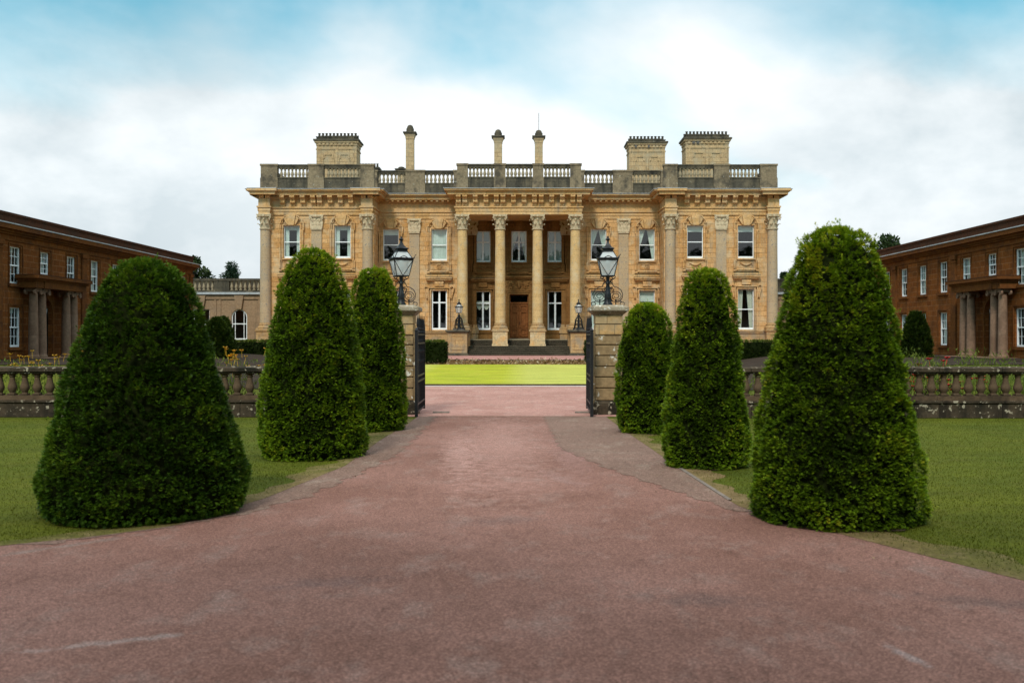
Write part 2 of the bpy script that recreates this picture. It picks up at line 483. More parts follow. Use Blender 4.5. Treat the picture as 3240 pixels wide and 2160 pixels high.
DR = lerp([(-12, 60), (0, 40), (5, 12), (7, 7.0), (8.3, 5.6), (9.55, 4.81), (11.6, 3.86), (13.67, 2.99), (17.7, 2.80), (23.6, 2.59), (27.6, 2.48), (29, 2.46)])
DL = lerp([(-12, -60), (0, -42), (6, -19), (8, -11.5), (10, -7.6), (11.1, -5.9), (11.6, -5.07), (12.3, -4.3), (14.4, -3.72), (16.4, -3.43), (18, -3.2), (22.6, -3.2), (26.5, -3.05), (29, -3.05)])
sheet('drive', [-12, -4] + frange(0, 29, 58), DL, DR, .008, M['drive'])
wl0 = lerp([(13.2, 2.9), (15, 2.32), (17.7, 1.5), (20.8, .80), (29, .62)])
wl = lambda y: wl0(y) + (.05 * math.sin(7.3 * y) + .035 * math.sin(17 * y + 1) + .03 * math.sin(31 * y)) * min(1, y - 13)
sheet('worn_drive_margin', frange(13.3, 29, 160), wl, lambda y: DR(y) - .01, .013, M['drive_worn'], 8)
wr0 = lerp([(11.2, -5.3), (12.9, -3.75), (14.6, -3.12), (16.9, -2.78), (20, -2.45), (29, -2.5)])
wr = lambda y: wr0(y) + .06 * math.sin(5.3 * y) + .05 * math.sin(13 * y + 1) + .04 * math.sin(29 * y)
sheet('worn_drive_edge', frange(11.2, 29, 160), lambda y: DL(y) + .01, lambda y: max(wr(y), DL(y) + .02), .013, M['drive_worn'], 6)
sheet('court', frange(29.0, 45.4, 30), lambda y: -9.5, lambda y: 9.0, .012, M['court'], 40)
sheet('lawn_edging', frange(45.4, 46.0, 2), lambda y: -9.5, lambda y: 9.0, .02, M['band'], 40)
sheet('striped_lawn', frange(46.0, 68.0, 44), lambda y: -9.5, lambda y: 9.0, .095, M['grass_dry'], 40)
le = MB()
for i in range(60):
    xa, xb = -9.5 + i * 18.5 / 60, -9.5 + (i + 1) * 18.5 / 60
    le.quad((xa, 45.99 - .02 * (i % 3), .05), (xb, 45.99 - .02 * ((i + 1) % 3), .05), (xb, 46.0, .148), (xa, 46.0, .148))
tag(le.build('lawn_cut_edge', M['earth']), kind='structure')
sheet('leaf_litter_bank', [68.0, 68.1, 68.25, 68.35, 68.5, 68.65, 68.75], lambda y: -9.5, lambda y: 9.0, .045, M['soil'], 60)
sheet('terrace', [68.75, 69, 70, 72, 74, 76, 78, 80, 81, 82, 84], lambda y: -21, lambda y: 21, .06, M['terrace'], 60)
tb = MB(); tb.box(-9.5, 9.0, 68.70, 68.90, .50, .735)
tag(tb.build('terrace_kerb', M['kerb']), kind='structure')
# dry verges and pale edging either side of the drive
for s, edge in ((1, DR), (-1, DL)):
    mb = MB(); rows = []
    yy = frange(7.2 if s > 0 else 8.2, 28.2, 90)
    for i, y in enumerate(yy):
        e = edge(y)
        wv = .42 + .16 * math.sin(y * 1.9) + .12 * math.sin(y * 5.3 + 1) + (.25 if y < 13 else 0)
        rows.append(mb.add([(e - s * .0, y, .012), (e + s * wv * .5, y, .016), (e + s * max(.1, wv), y, .004)]))
    for a, b in zip(rows, rows[1:]):
        for i in range(2): mb.face((a + i, a + i + 1, b + i + 1, b + i))
    tag(mb.build('dry_verge', M['verge']), kind='structure')
    if s < 0: continue
    mb = MB(); rows = []
    for i, y in enumerate(frange(14.2, 18.6, 40)):
        e = edge(y)
        rows.append(mb.add([(e - s * .03, y, .0), (e - s * .03, y, .024), (e + s * .03, y, .026), (e + s * .03, y, 0)]))
    for a, b in zip(rows, rows[1:]):
        for i in range(3): mb.face((a + i, a + i + 1, b + i + 1, b + i))
    tag(mb.build('drive_edging', M['kerb']), kind='structure')
mb = MB(); mb.box(-2.75, 2.15, 29.0, 29.13, 0, .018)
tag(mb.build('gate_threshold', M['drive_worn']), kind='structure')
for sx in (-2.72, 1.62):
    mb = MB(); mb.box(sx, sx + .5, 30.3, 30.55, 0, .05)
    tag(mb.build('gate_stop', M['kerb']), kind='structure')
for s in (-1, 1):
    sheet('court_paving', frange(42.5, 66.5, 48), (lambda y: 9.6) if s > 0 else (lambda y: -25.95), (lambda y: 25.95) if s > 0 else (lambda y: -10.1), .03, M['paving'], 60)
for s in (-1, 1):   # paving in front of the wings
    mb = MB(); mb.box(min(s * 25.9, s * 23.2), max(s * 25.9, s * 23.2), 40, 78, .9, 1.2)
    tag(mb.build('wing_paving', M['paving']), kind='structure')

# ------------------------------------------------------------------ shared pieces


def wall(mb, u0, u1, z0, z1, ops=(), rev=.22):
    us = sorted(set([u0, u1] + [o[0] for o in ops] + [o[1] for o in ops]))
    zs = sorted(set([z0, z1] + [o[2] for o in ops] + [o[3] for o in ops]))
    for a, b in zip(us, us[1:]):
        for c, d in zip(zs, zs[1:]):
            mu, mz = (a + b) / 2, (c + d) / 2
            if any(o[0] < mu < o[1] and o[2] < mz < o[3] for o in ops): continue
            mb.quad((a, 0, c), (b, 0, c), (b, 0, d), (a, 0, d))
    for o in ops:
        a, b, c, d = o[:4]
        mb.quad((a, 0, c), (a, -rev, c), (a, -rev, d), (a, 0, d))
        mb.quad((b, 0, c), (b, 0, d), (b, -rev, d), (b, -rev, c))
        mb.quad((a, 0, c), (b, 0, c), (b, -rev, c), (a, -rev, c))
        mb.quad((a, 0, d), (a, -rev, d), (b, -rev, d), (b, 0, d))
        if len(o) > 4:      # round arch: fill the spandrels
            r = (b - a) / 2; cx = (a + b) / 2; cz = d - r
            for sgn in (-1, 1):
                arc = [(cx + sgn * r * math.cos(R_(k * 9)), 0, cz + r * math.sin(R_(k * 9))) for k in range(11)]
                for p, q in zip(arc, arc[1:]):
                    mb.quad(p, q, (q[0], 0, d), (p[0], 0, d))
                    mb.quad(p, (p[0], -rev, p[2]), (q[0], -rev, q[2]), q)


def cloth(mp, u0f, u1f, z0, z1, t=-.34, waves=26, nz=8, nu=26, amp=.03):
    mb = MB(mp); rows = []
    for j in range(nz + 1):
        z = z1 + (z0 - z1) * j / nz
        a, b = u0f(j / nz), u1f(j / nz)
        rows.append(mb.add([(a + (b - a) * i / nu, t + amp * math.sin(i * waves / nu * 2 * math.pi / 4), z) for i in range(nu + 1)]))
    for a, b in zip(rows, rows[1:]):
        for i in range(nu): mb.face((a + i, a + i + 1, b + i + 1, b + i))
    return mb


def curtains(win, mp, u0, u1, z0, z1, kind):
    w = u1 - u0; h = z1 - z0
    def c(a, b, zz0, zz1, mat, name='curtain', **k):
        cloth(mp, a, b, zz0, zz1, **k).build(name, M[mat], win, smooth=80)
    if 'side' in kind:
        c(lambda q: u0, lambda q: u0 + w * .27, z0, z1, 'curtain', waves=14)
        c(lambda q: u1 - w * .22, lambda q: u1, z0, z1, 'curtain', waves=12)
    if 'cream' in kind:
        c(lambda q: u0, lambda q: u0 + w * (.36 - .12 * q), z0, z1, 'cream', waves=14)
        c(lambda q: u1 - w * (.40 - .2 * q), lambda q: u1, z0, z1, 'cream', waves=12)
    if 'pelmet' in kind:
        c(lambda q: u0, lambda q: u1, z1 - h * .13, z1, 'curtain', t=-.4, waves=30)
    if 'tied' in kind:
        c(lambda q: u0, lambda q: u0 + w * (.50 - .55 * min(1, q * 1.0)), z0 + h * .25, z1, 'curtain', waves=14)
        c(lambda q: u1 - w * (.50 - .45 * q), lambda q: u1, z0 + h * .05, z1, 'curtain', waves=14)
    if 'right' in kind:
        c(lambda q: u0, lambda q: u0 + w * (.40 - .36 * q), z0 + h * .45, z1, 'curtain', waves=12)
        c(lambda q: u1 - w * (.48 - .38 * q), lambda q: u1, z0, z1, 'curtain', waves=14)
    if 'full' in kind:
        c(lambda q: u0, lambda q: u1, z0, z1, 'curtain', waves=44, nu=60)
    if 'sheer' in kind:
        c(lambda q: u0, lambda q: u1, z0, z1, 'blind', 'blind', waves=4, amp=.008)
        c(lambda q: u0, lambda q: u1, z0 + h * .03, z1, 'curtain', 'blind', t=-.38, waves=4, amp=.008)
    if 'grey' in kind:
        c(lambda q: u0, lambda q: u1, z0 + h * .82, z1, 'curtain', 'blind', waves=6, amp=.01)
    if 'half' in kind:
        c(lambda q: u0, lambda q: u1, z0 + h * .72, z1, 'curtain', 'blind', waves=4, amp=.005)
    if 'pale' in kind:
        c(lambda q: u0, lambda q: u1, z0, z1, 'curtain', 'blind', waves=4, amp=.008)
    if 'swag' in kind:
        mb = MB(mp); rows = []
        for j in range(7):
            rows.append(mb.add([(u0 + w * i / 24, -.34 + .02 * math.cos(j * 2.2), z1 - h * (.25 + (.10 + .13 * abs(math.sin(i / 24 * 2 * math.pi))) * j / 6)) for i in range(25)]))
        for a, b in zip(rows, rows[1:]):
            for i in range(24): mb.face((a + i, a + i + 1, b + i + 1, b + i))
        mb.build('curtain', M['cream'], win, smooth=80)


def window(parent, mp, u0, u1, z0, z1, kind='sash', curt='', split=.5, t=-.13, bot=.16, grid=(3, 2)):
    mb = MB(mp)
    f = .055
    mb.box(u0, u0 + f, t - .10, t, z0, z1); mb.box(u1 - f, u1, t - .10, t, z0, z1)
    mb.box(u0 + f, u1 - f, t - .10, t, z1 - f, z1); mb.box(u0 + f, u1 - f, t - .10, t + .012, z0, z0 + bot)
    zm = z1 - (z1 - z0) * split
    um = (u0 + u1) / 2
    mb.box(u0 + f, u1 - f, t - .085, t - .008, zm - .035, zm + .035)
    if kind == 'cross':
        mb.box(u0 + f, u1 - f, t - .09, t + .006, zm - .075, zm - .04)
        for a, b in ((z0 + bot, zm - .075), (zm + .035, z1 - f)):
            mb.box(um - .075, um - .02, t - .09, t - .005, a, b); mb.box(um + .02, um + .075, t - .09, t - .005, a, b)
            mb.box(um - .02, um + .02, t - .09, t - .03, a, b)
            mb.box(u0 + f, u0 + f + .05, t - .09, t - .012, a, b); mb.box(u1 - f - .05, u1 - f, t - .09, t - .012, a, b)
    if kind == 'grid':
        nx, nz = grid
        for (a, b, tt) in ((zm + .035, z1 - f, t - .02), (z0 + bot, zm - .035, t - .05)):
            for i in range(1, nx):
                u = u0 + f + (u1 - u0 - 2 * f) * i / nx
                mb.box(u - .014, u + .014, tt - .03, tt, a, b)
            for j in range(1, nz):
                z = a + (b - a) * j / nz
                mb.box(u0 + f, u1 - f, tt - .028, tt - .002, z - .014, z + .014)
    w = mb.build('window', M['white'], parent)
    g = MB(mp); g.quad((u0 + f, t - .07, z0 + bot), (u1 - f, t - .07, z0 + bot), (u1 - f, t - .07, z1 - f), (u0 + f, t - .07, z1 - f))
    g.build('pane', M['glass'], w)
    if curt: curtains(w, mp, u0 + f, u1 - f, z0 + .03, z1 - .02, curt)
    return w


# ------------------------------------------------------------------ the mansion
X0 = -.26
MAN = empty('mansion', (X0, 82, .74))
tag(MAN, 'golden stone country mansion with columned portico and balustraded roof behind the lawn', 'mansion')


def plane(D):
    return lambda u, t, z: (X0 + u, D - t, z)


PAV, REC, POR = 82.0, 84.7, 86.4
UPZ, LOZ = (8.77, 11.46), (2.90, 6.24)
HW = .655
pav_u = [18.70, 14.52]; rec_u = [10.89, 6.78]; por_u = [3.14]
for s in (-1, 1):
    mb = MB(plane(PAV))
    ops = []
    for u in pav_u: ops += [(s * u - HW, s * u + HW, *UPZ), (s * u - HW, s * u + HW, *LOZ)]
    a, b = sorted((s * 21.3, s * 11.95))
    wall(mb, a, b, .6, 12.4, ops)
    mb.mp = None
    for uu, y0, y1 in ((21.3, PAV, 108), (11.95, PAV, REC)):
        x = X0 + s * uu
        mb.quad((x, y0, .6), (x, y1, .6), (x, y1, 12.4), (x, y0, 12.4))
    mb.build('pavilion_wall', M['stone'], MAN)
    mb = MB(plane(REC)); ops = []
    for u in rec_u: ops += [(s * u - HW, s * u + HW, *UPZ), (s * u - HW, s * u + HW, *LOZ)]
    a, b = sorted((s * 11.95, s * 4.45))
    wall(mb, a, b, .6, 12.4, ops)
    mb.mp = None
    x = X0 + s * 4.45
    mb.quad((x, REC, .6), (x, POR, .6), (x, POR, 12.4), (x, REC, 12.4))
    mb.build('recess_wall', M['stone'], MAN)
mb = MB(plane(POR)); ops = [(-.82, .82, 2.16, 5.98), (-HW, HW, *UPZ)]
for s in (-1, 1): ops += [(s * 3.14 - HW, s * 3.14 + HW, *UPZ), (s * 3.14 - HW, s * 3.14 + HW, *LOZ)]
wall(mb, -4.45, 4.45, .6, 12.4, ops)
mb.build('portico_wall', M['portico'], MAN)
mb = MB()
mb.quad((X0 - 21.3, 108, .6), (X0 + 21.3, 108, .6), (X0 + 21.3, 108, 14.3), (X0 - 21.3, 108, 14.3))
mb.build('rear_wall', M['stone'], MAN)
# dim rooms: a floor and partitions right behind the front
mb = MB()
for x in (-21, -12, -4.6, 4.6, 12, 21): mb.box(X0 + x - .1, X0 + x + .1, 86.8, 107.9, .7, 12.2)
mb.box(X0 - 21.2, X0 + 21.2, 90.5, 90.8, .7, 12.2)
mb.box(X0 - 21.2, X0 + 21.2, 86.7, 90.4, 7.3, 7.6)
mb.build('inner_wall', M['room'], MAN)


# orders -----------------------------------------------------------
def capital_mesh(flat=False):
    mb = MB()
    H = 1.13
    sy = .30 if flat else 1.0
    if flat: mb.frus((.40, .06), 0, (.42, .08), H - .14)
    else: mb.lathe([(.36, 0), (.34, .3), (.34, .6), (.36, .86), (.42, H - .14)], seg=20)
    mb.lathe([(.44, -.09), (.475, -.05), (.475, 0), (.43, .03)], seg=20, sy=sy) if not flat else mb.box(-.46, .46, -.16, .16, -.08, .0)

    def leaf(ang, z0, hgt, r0, wid, curl):
        ca, sa = math.cos(ang), math.sin(ang)
        prof = [(r0, 0, .55), (r0 + .03, hgt * .35, .9), (r0 + .055, hgt * .7, 1.0), (r0 + .10 + curl * .4, hgt * .95, .85), (r0 + .13 + curl, hgt, .55), (r0 + .14 + curl * 1.1, hgt * .86, .3)]
        rows = []
        for r, z, w in prof:
            pts = []
            for k in (-1, -.5, 0, .5, 1):
                rr = r - .05 * abs(k) + (.02 if abs(k) == .5 else 0)
                x = ca * rr - sa * k * wid * w / 2; y = sa * rr + ca * k * wid * w / 2
                pts.append((x, y * sy, z0 + z - .035 * abs(k)))
            rows.append(mb.add(pts))
        for a, b in zip(rows, rows[1:]):
            for i in range(4): mb.face((a + i, a + i + 1, b + i + 1, b + i))
    if flat:
        for row, (z0, h, c) in enumerate(((0, .42, .07), (.05, .76, .10))):
            for k in range(3 if row == 0 else 4):
                u = (k - (1 if row == 0 else 1.5)) * .27
                n0 = len(mb.v)
                leaf(-math.pi / 2, z0, h, .42, .26, c)
                for i in range(n0, len(mb.v)):
                    x, y, z = mb.v[i]; mb.v[i] = (x + u, y, z)
    else:
        for k in range(8): leaf(k * math.pi / 4 + math.pi / 8, 0.0, .42, .40, .27, .11)
        for k in range(8): leaf(k * math.pi / 4, .06, .76, .38, .25, .15)
    # corner volutes
    for ax in (-1, 1):
        for ay in ((-1, 1) if not flat else (-1,)):
            pts = []
            for k in range(14):
                a = k / 13 * 2 * math.pi * 1.25
                rr = .12 * (1 - k / 16)
                pts.append((.62 + rr * math.sin(a) * .9, H - .26 + rr * math.cos(a)))
            path = [(.36, .62), (.46, .84), (.56, H - .16)] + pts
            d = .75
            mb.tube([(ax * q * d * 1.06, ay * q * d * 1.06 * sy if not flat else -.17 - .05 * q, z) for q, z in path], .042, 5)
    # abacus with hollow sides
    poly = []
    for k in range(4):
        a0 = math.pi / 4 + k * math.pi / 2
        for q in range(7):
            f = q / 6
            c = Vector((math.cos(a0), math.sin(a0))) * .86 * (1 - f) + Vector((math.cos(a0 + math.pi / 2), math.sin(a0 + math.pi / 2))) * .86 * f
            c *= 1 - .14 * math.sin(f * math.pi)
            poly.append((c.x, c.y * (sy if not flat else .42)))
    for z0, z1, sc in ((H - .14, H - .05, .93), (H - .05, H + .02, 1.0)):
        k = len(poly)
        n = mb.add([(x * sc, y * sc, z0) for x, y in poly] + [(x * sc, y * sc, z1) for x, y in poly])
        mb.face([n + i for i in range(k)][::-1]); mb.face([n + k + i for i in range(k)])
        for i in range(k): mb.face((n + i, n + (i + 1) % k, n + k + (i + 1) % k, n + k + i))
    # flower
    for ay in (-1,) if flat else (-1, 1):
        mb.box(-.08, .08, ay * .60 * (sy if not flat else .45) - .04, ay * .60 * (sy if not flat else .45) + .04, H - .16, H + .03)
    return mb.mesh('capital', M['capital'], smooth=50)


CAP = capital_mesh(); CAPF = capital_mesh(True)
mb = MB()
mb.lathe([(.445 - .055 * (k / 12) ** 1.8, .0 + 7.72 * k / 12) for k in range(13)], seg=28)
SHAFT = mb.mesh('column', M['column'], smooth=40)
SHAFTG = mb.mesh('column', M['column_grey'], smooth=40)
mb = MB()
mb.frus(.63, 0, .63, .16); mb.lathe([(.60, .16), (.63, .22), (.60, .29), (.53, .32), (.50, .38), (.545, .42), (.53, .47), (.46, .50), (.455, .60)], seg=28)
BASE = mb.mesh('column_base', M['plinth'], smooth=35)


def column(u, D, zbot, free=False):
    w = (X0 + u, D, 3.36)
    c = link('column', SHAFTG if abs(u) > 6 else SHAFT, MAN, world=w)
    link('capital', CAP, c, world=(X0 + u, D, 11.17))
    link('column_base', BASE, c, world=(X0 + u, D, 2.86))
    mb = MB()
    mb.frus(.66, zbot, .66, zbot + .18, X0 + u, D)
    mb.frus(.61, zbot + .18, .61, 2.68, X0 + u, D)
    mb.frus(.61, 2.68, .70, 2.78, X0 + u, D); mb.frus(.70, 2.78, .70, 2.86, X0 + u, D)
    if not free:
        pm = MB(lambda a, t, z: (X0 + u + a, D - .61 - t, z))
        pm.strip([(-.4, zbot + .45), (-.4, 2.45), (.4, 2.45), (.4, zbot + .45), (-.4, zbot + .45)], .07, -.02, .035)
        n = mb.add(pm.v)
        for f in pm.f: mb.face([n + i for i in f])
    mb.build('column_pedestal', M['plinth_pale'] if free else M['plinth'], c)
    return c


for s in (-1, 1):
    for u in (20.83, 12.44): column(s * u, PAV - .18, .70)
    column(s * 4.65, PAV, .70); column(s * 1.54, PAV, 1.55, True)


def pilaster(u, D):
    mb = MB(plane(D))
    mb.box(u - .42, u + .42, -.01, .12, 3.36, 11.2)
    p = mb.build('pilaster', M['column_grey'] if D != POR else M['portico'], MAN)
    link('capital', CAPF, p, world=(X0 + u, D - .06, 11.17))
    mb = MB(plane(D))
    mb.box(u - .60, u + .60, -.01, .26, 2.86, 3.02); mb.box(u - .55, u + .55, -.01, .22, 3.02, 3.14); mb.box(u - .48, u + .48, -.01, .17, 3.14, 3.36)
    mb.box(u - .56, u + .56, .1, .24, .7, 2.6); mb.box(u - .62, u + .62, .1, .32, 2.6, 2.86)
    mb.build('pilaster_base', M['plinth'], p)


for s in (-1, 1):
    pilaster(s * 16.65, PAV); pilaster(s * 8.89, REC)
    pilaster(s * 4.1, POR)


# entablature ------------------------------------------------------
def entab(name, u0, u1, yf, yb, dz=0.0, ext=(1, 1), consoles=None, dent=None):
    """stack of mouldings: front at yf, back at yb"""
    prof = [(12.32, 12.58, .02), (12.58, 12.86, .07), (12.86, 12.98, .16), (12.98, 13.62, .03), (13.62, 13.74, .14), (13.74, 13.87, .22),
            (13.87, 14.11, .66), (14.11, 14.20, .78), (14.20, 14.32, .92)]
    mb = MB()
    for z0, z1, p in prof:
        mb.box(X0 + u0 - p * ext[0], X0 + u1 + p * ext[1], yf - p, yb, z0 + dz, z1 + dz + (.0 if z1 < 14.3 else 0))
    if dent:
        n = int((u1 - u0) / .28)
        for i in range(n):
            u = u0 + .1 + i * .28
            mb.box(X0 + u, X0 + u + .15, yf - .21, yf - .1, 13.64 + dz, 13.735 + dz)
    e = mb.build(name, M['trim'], MAN)
    for u in consoles or []:
        c = MB(lambda a, t, z: (X0 + u + a, yf - t, z + dz))
        pr = [(.02, 13.02), (.02, 13.86), (.63, 13.86), (.65, 13.72), (.60, 13.66), (.46, 13.60), (.38, 13.50), (.36, 13.40), (.42, 13.33), (.36, 13.24), (.20, 13.23), (.15, 13.02)]
        k = len(pr)
        for a0, a1 in ((-.19, -.07), (-.07, .07), (.07, .19)):
            sh = .03 if abs(a0 + a1) < .01 else 0
            n = c.add([(a0, t - sh, z) for t, z in pr] + [(a1, t - sh, z) for t, z in pr])
            c.face([n + i for i in range(k)]); c.face([n + k + i for i in range(k)][::-1])
            for i in range(k): c.face((n + i, n + k + i, n + k + (i + 1) % k, n + (i + 1) % k))
        c.build('console', M['trim'], e, world=(0, 0, 0))
    l = MB(); l.box(X0 + u0 - .99 * ext[0], X0 + u1 + .99 * ext[1], yf - .99, yb, 14.322 + dz, 14.36 + dz)
    l.build('lead_flashing', M['lead'], e)
    return e


pc = [(566.2 + .25 * z - 1192.5) / 28.1 for z in (140, 197, 325, 420, 515, 610, 670, 767, 862, 957, 1077, 1138)]
oc = [(z - 951.5) * .1852 / 28.1 for z in (203, 283, 412, 545, 673, 755, 885, 1015, 1145, 1228, 1358, 1490, 1620, 1700)]
entab('entablature', -21.3, -11.95, PAV - .08, 108, 0, (1, 1), pc)
entab('entablature', 11.95, 21.3, PAV - .08, 108, 0, (1, 1), [-u for u in pc])
for s in (-1, 1):   # the blocks that break forward over the pavilion columns
    for u, dz in ((20.83, .004), (12.44, .004)):
        mb = MB()
        for z0, z1, p in ((12.30, 12.58, .0), (12.58, 12.86, .05), (12.86, 12.985, .12), (12.985, 13.62, .0), (13.87, 14.135, .62), (14.135, 14.325, .80)):
            mb.box(X0 + s * u - .47 - p * .9, X0 + s * u + .47 + p * .9, PAV - .63 - p, PAV - .02, z0, z1)
        mb.build('entablature_block', M['trim'], MAN)
        l = MB(); l.box(X0 + s * u - 1.2, X0 + s * u + 1.2, PAV - 1.44, PAV - .5, 14.326, 14.372)
        l.build('lead_flashing', M['lead'], MAN)
entab('entablature', -5.14, 5.14, PAV - .42, POR - .3, .002, (1, 1), oc)
for s in (-1, 1):
    a, b = sorted((s * 11.97, s * 4.9))
    entab('entablature', a, b, REC - .06, 90, -.003, (0, 0), None, True)
    # small blocks under the recessed cornice
    for i in range(14):
        u = s * (5.5 + i * .47)
        mb = MB(plane(REC)); mb.box(u - .1, u + .1, .1, .62, 13.72, 13.862)
        mb.build('modillion', M['trim'], MAN)


# parapets ---------------------------------------------------------
mb = MB()
mb.lathe([(.15, 0), (.15, .06), (.10, .09), (.085, .14), (.12, .22), (.135, .30), (.115, .40), (.075, .52), (.065, .58), (.09, .60), (.09, .63), (.07, .65), (.10, .70), (.15, .72), (.15, .79)], seg=10)
BAL = mb.mesh('baluster', M['baluster'], smooth=40)


def parapet(D, segs, dz=0.0, back=.5):
    """segs: (kind, u0, u1, n)"""
    lo = min(s[1] for s in segs); hi = max(s[2] for s in segs)
    mb = MB(plane(D))
    z0, z1, z2, z3 = 14.34 + dz, 15.40 + dz, 16.19 + dz, 16.48 + dz
    mb.box(lo, hi, -back, 0, z0, z1 - .08); mb.box(lo - .02, hi + .02, -back, .05, z1 - .08, z1)
    mb.box(lo, hi, -back + .05, -.04, z2, z3 - .1); mb.box(lo - .03, hi + .03, -back, .03, z3 - .1, z3)
    par = mb.build('parapet', M['dark'], MAN)
    for k, a, b, n in segs:
        if k == 'p':
            q = MB(plane(D))
            q.box(a - .04, b + .04, -back - .02, .10, z0 + .003, z1 - .05)
            q.box(a, b, -back - .01, .06, z1 - .05, z3 - .12); q.box(a - .06, b + .06, -back - .03, .12, z3 - .12, z3 + .03)
            q.build('parapet_pier', M['dark_pier'], par)
        else:
            for i in range(n):
                u = a + (b - a) * (i + .5) / n
                link('baluster', BAL, par, world=(X0 + u, D + back / 2 - .02, z1))


def z1u(zx, D):   # from the first detail view
    return (566.2 + .25 * zx - 1192.5) / (2287 / D)


for s in (-1, 1):
    def sg(k, a, b, n=0, D=81.9):
        ua, ub = z1u(a, D), z1u(b, D)
        return (k, ua, ub, n) if s < 0 else (k, -ub, -ua, n)
    parapet(PAV - .05, [sg('p', 133, 285), sg('b', 300, 568, 8), sg('p', 570, 710), sg('b', 735, 1035, 9), sg('p', 1050, 1172)])
    parapet(REC + .1, [sg('b', 1205, 1460, 7, 84.8), sg('p', 1462, 1640, 0, 84.8), sg('b', 1640, 1905, 7, 84.8), sg('p', 1905, 1960, 0, 84.8), sg('p', 1180, 1203, 0, 84.8)], -.02)
zz = lambda x: (x - 951.5) * .1852 / 27.95
parapet(PAV - .3, [('p', zz(187), zz(318), 0), ('b', zz(325), zz(640), 7), ('p', zz(648), zz(785), 0), ('b', zz(792), zz(1120), 7), ('p', zz(1125), zz(1255), 0), ('b', zz(1262), zz(1585), 7), ('p', zz(1590), zz(1722), 0)])
for s in (-1, 1):    # returns along the sides
    mb = MB()
    x = X0 + s * 21.0
    mb.box(x - .2, x + .2, PAV + .5, 107, 14.34, 15.4); mb.box(x - .2, x + .2, PAV + .5, 107, 16.19, 16.46)
    for i in range(12): mb.box(x - .22, x + .22, PAV + 1 + i * 2.1, PAV + 1.9 + i * 2.1, 15.38, 16.2)
    mb.build('side_parapet', M['dark'], MAN)
# roofs: lead deck, low slate hips
mb = MB()
mb.box(X0 - 21.2, X0 + 21.2, 85.5, 107.9, 14.30, 14.33)
mb.build('roof_deck', M['lead'], MAN)
mb = MB()


def hip(u0, u1, y0, y1, z0, zr, inset):
    a = [(X0 + u0, y0, z0), (X0 + u1, y0, z0), (X0 + u1, y1, z0), (X0 + u0, y1, z0)]
    ym = (y0 + y1) / 2
    l, r = (X0 + u0 + inset, ym, zr), (X0 + u1 - inset, ym, zr)
    mb.quad(a[0], a[1], r, l); mb.quad(a[2], a[3], l, r); mb.quad(a[1], a[2], r); mb.quad(a[3], a[0], l)


hip(-11.2, 11.2, 87.2, 104, 14.4, 16.55, 3)
hip(-20.4, -11.3, 84, 106, 14.4, 16.62, 3.6); hip(11.3, 20.4, 84, 106, 14.4, 16.62, 3.6)
mb.build('roof', M['slate'], MAN)


# chimneys -----------------------------------------------------------
def pots(ch, x0, x1, y, z, n, h=.42, mat='dark'):
    mb = MB(); mb.lathe([(.13, 0), (.15, .05), (.11, .1), (.10, h - .07), (.13, h - .05), (.12, h)], seg=8)
    me = mb.mesh('chimney_pot', M[mat], 40)
    for i in range(n):
        link('chimney_pot', me, ch, world=(x0 + (x1 - x0) * (i + .5) / n, y, z))


def stack(x0, x1, d, ytop, ycor, npot, holes=0, dep=2.2):
    a = (x0 - 1199) / 2287 * d; b = (x1 - 1199) / 2287 * d
    zt = 2.35 - (ytop - 772) / 2287 * d; zc = 2.35 - (ycor - 772) / 2287 * d
    mb = MB()
    mb.box(a, b, d, d + dep, 14.3, zc - .55)
    for z0, z1, p in ((zc - .95, zc - .85, .06), (zc - .55, zc - .30, .05), (zc - .30, zc - .12, .17)):
        mb.box(a - p, b + p, d - p, d + dep + p, z0, z1 - .001)
    w = b - a
    pm = MB(lambda u, t, z: (u, d - t, z))
    for k in (0, 1):        # sunk panels with a stepped head
        l, r = a + w * (.16 + .40 * k), a + w * (.44 + .40 * k)
        pm.strip([(l, 14.4), (l, zc - 1.75), (l + .12, zc - 1.75), (l + .12, zc - 1.4), (r - .12, zc - 1.4), (r - .12, zc - 1.75), (r, zc - 1.75), (r, 14.4)], .09, -.01, .07)
    for q in (0, .08, .47, .50, .92, 1.0 - .03):
        pm.box(a + w * q, a + w * (q + .03), 0.0, .05, 14.4, zc - .96)
    n = mb.add(pm.v)
    for f in pm.f: mb.face([n + i for i in f])
    for k in range(9):
        u = a + w * (.05 + .1 * k)
        mb.box(u, u + .22, d - .12, d + .01, zc - .54, zc - .31)
    c = mb.build('chimney', M['chimney'], MAN)
    mb = MB()
    mb.box(a - .27, b + .27, d - .27, d + dep + .27, zc - .12, zc + .03); mb.box(a - .02, b + .02, d - .02, d + dep + .02, zc + .03, zt - .42)
    mb.box(a - .06, b + .06, d - .06, d + dep + .06, zt - .46, zt - .40)
    mb.build('chimney_cap', M['dark'], c)
    if holes:
        mb = MB()
        for k in range(2):
            u = a + w * (.15 + holes * k) ; mb.box(u, u + w * .06, d - .14, d - .05, zc - .56, zc - .25)
        mb.build('vent_opening', M['room'], c)
    pots(c, a, b, d + .5, zt - .42, npot)
    pots(c, a, b, d + dep - .5, zt - .42, npot)


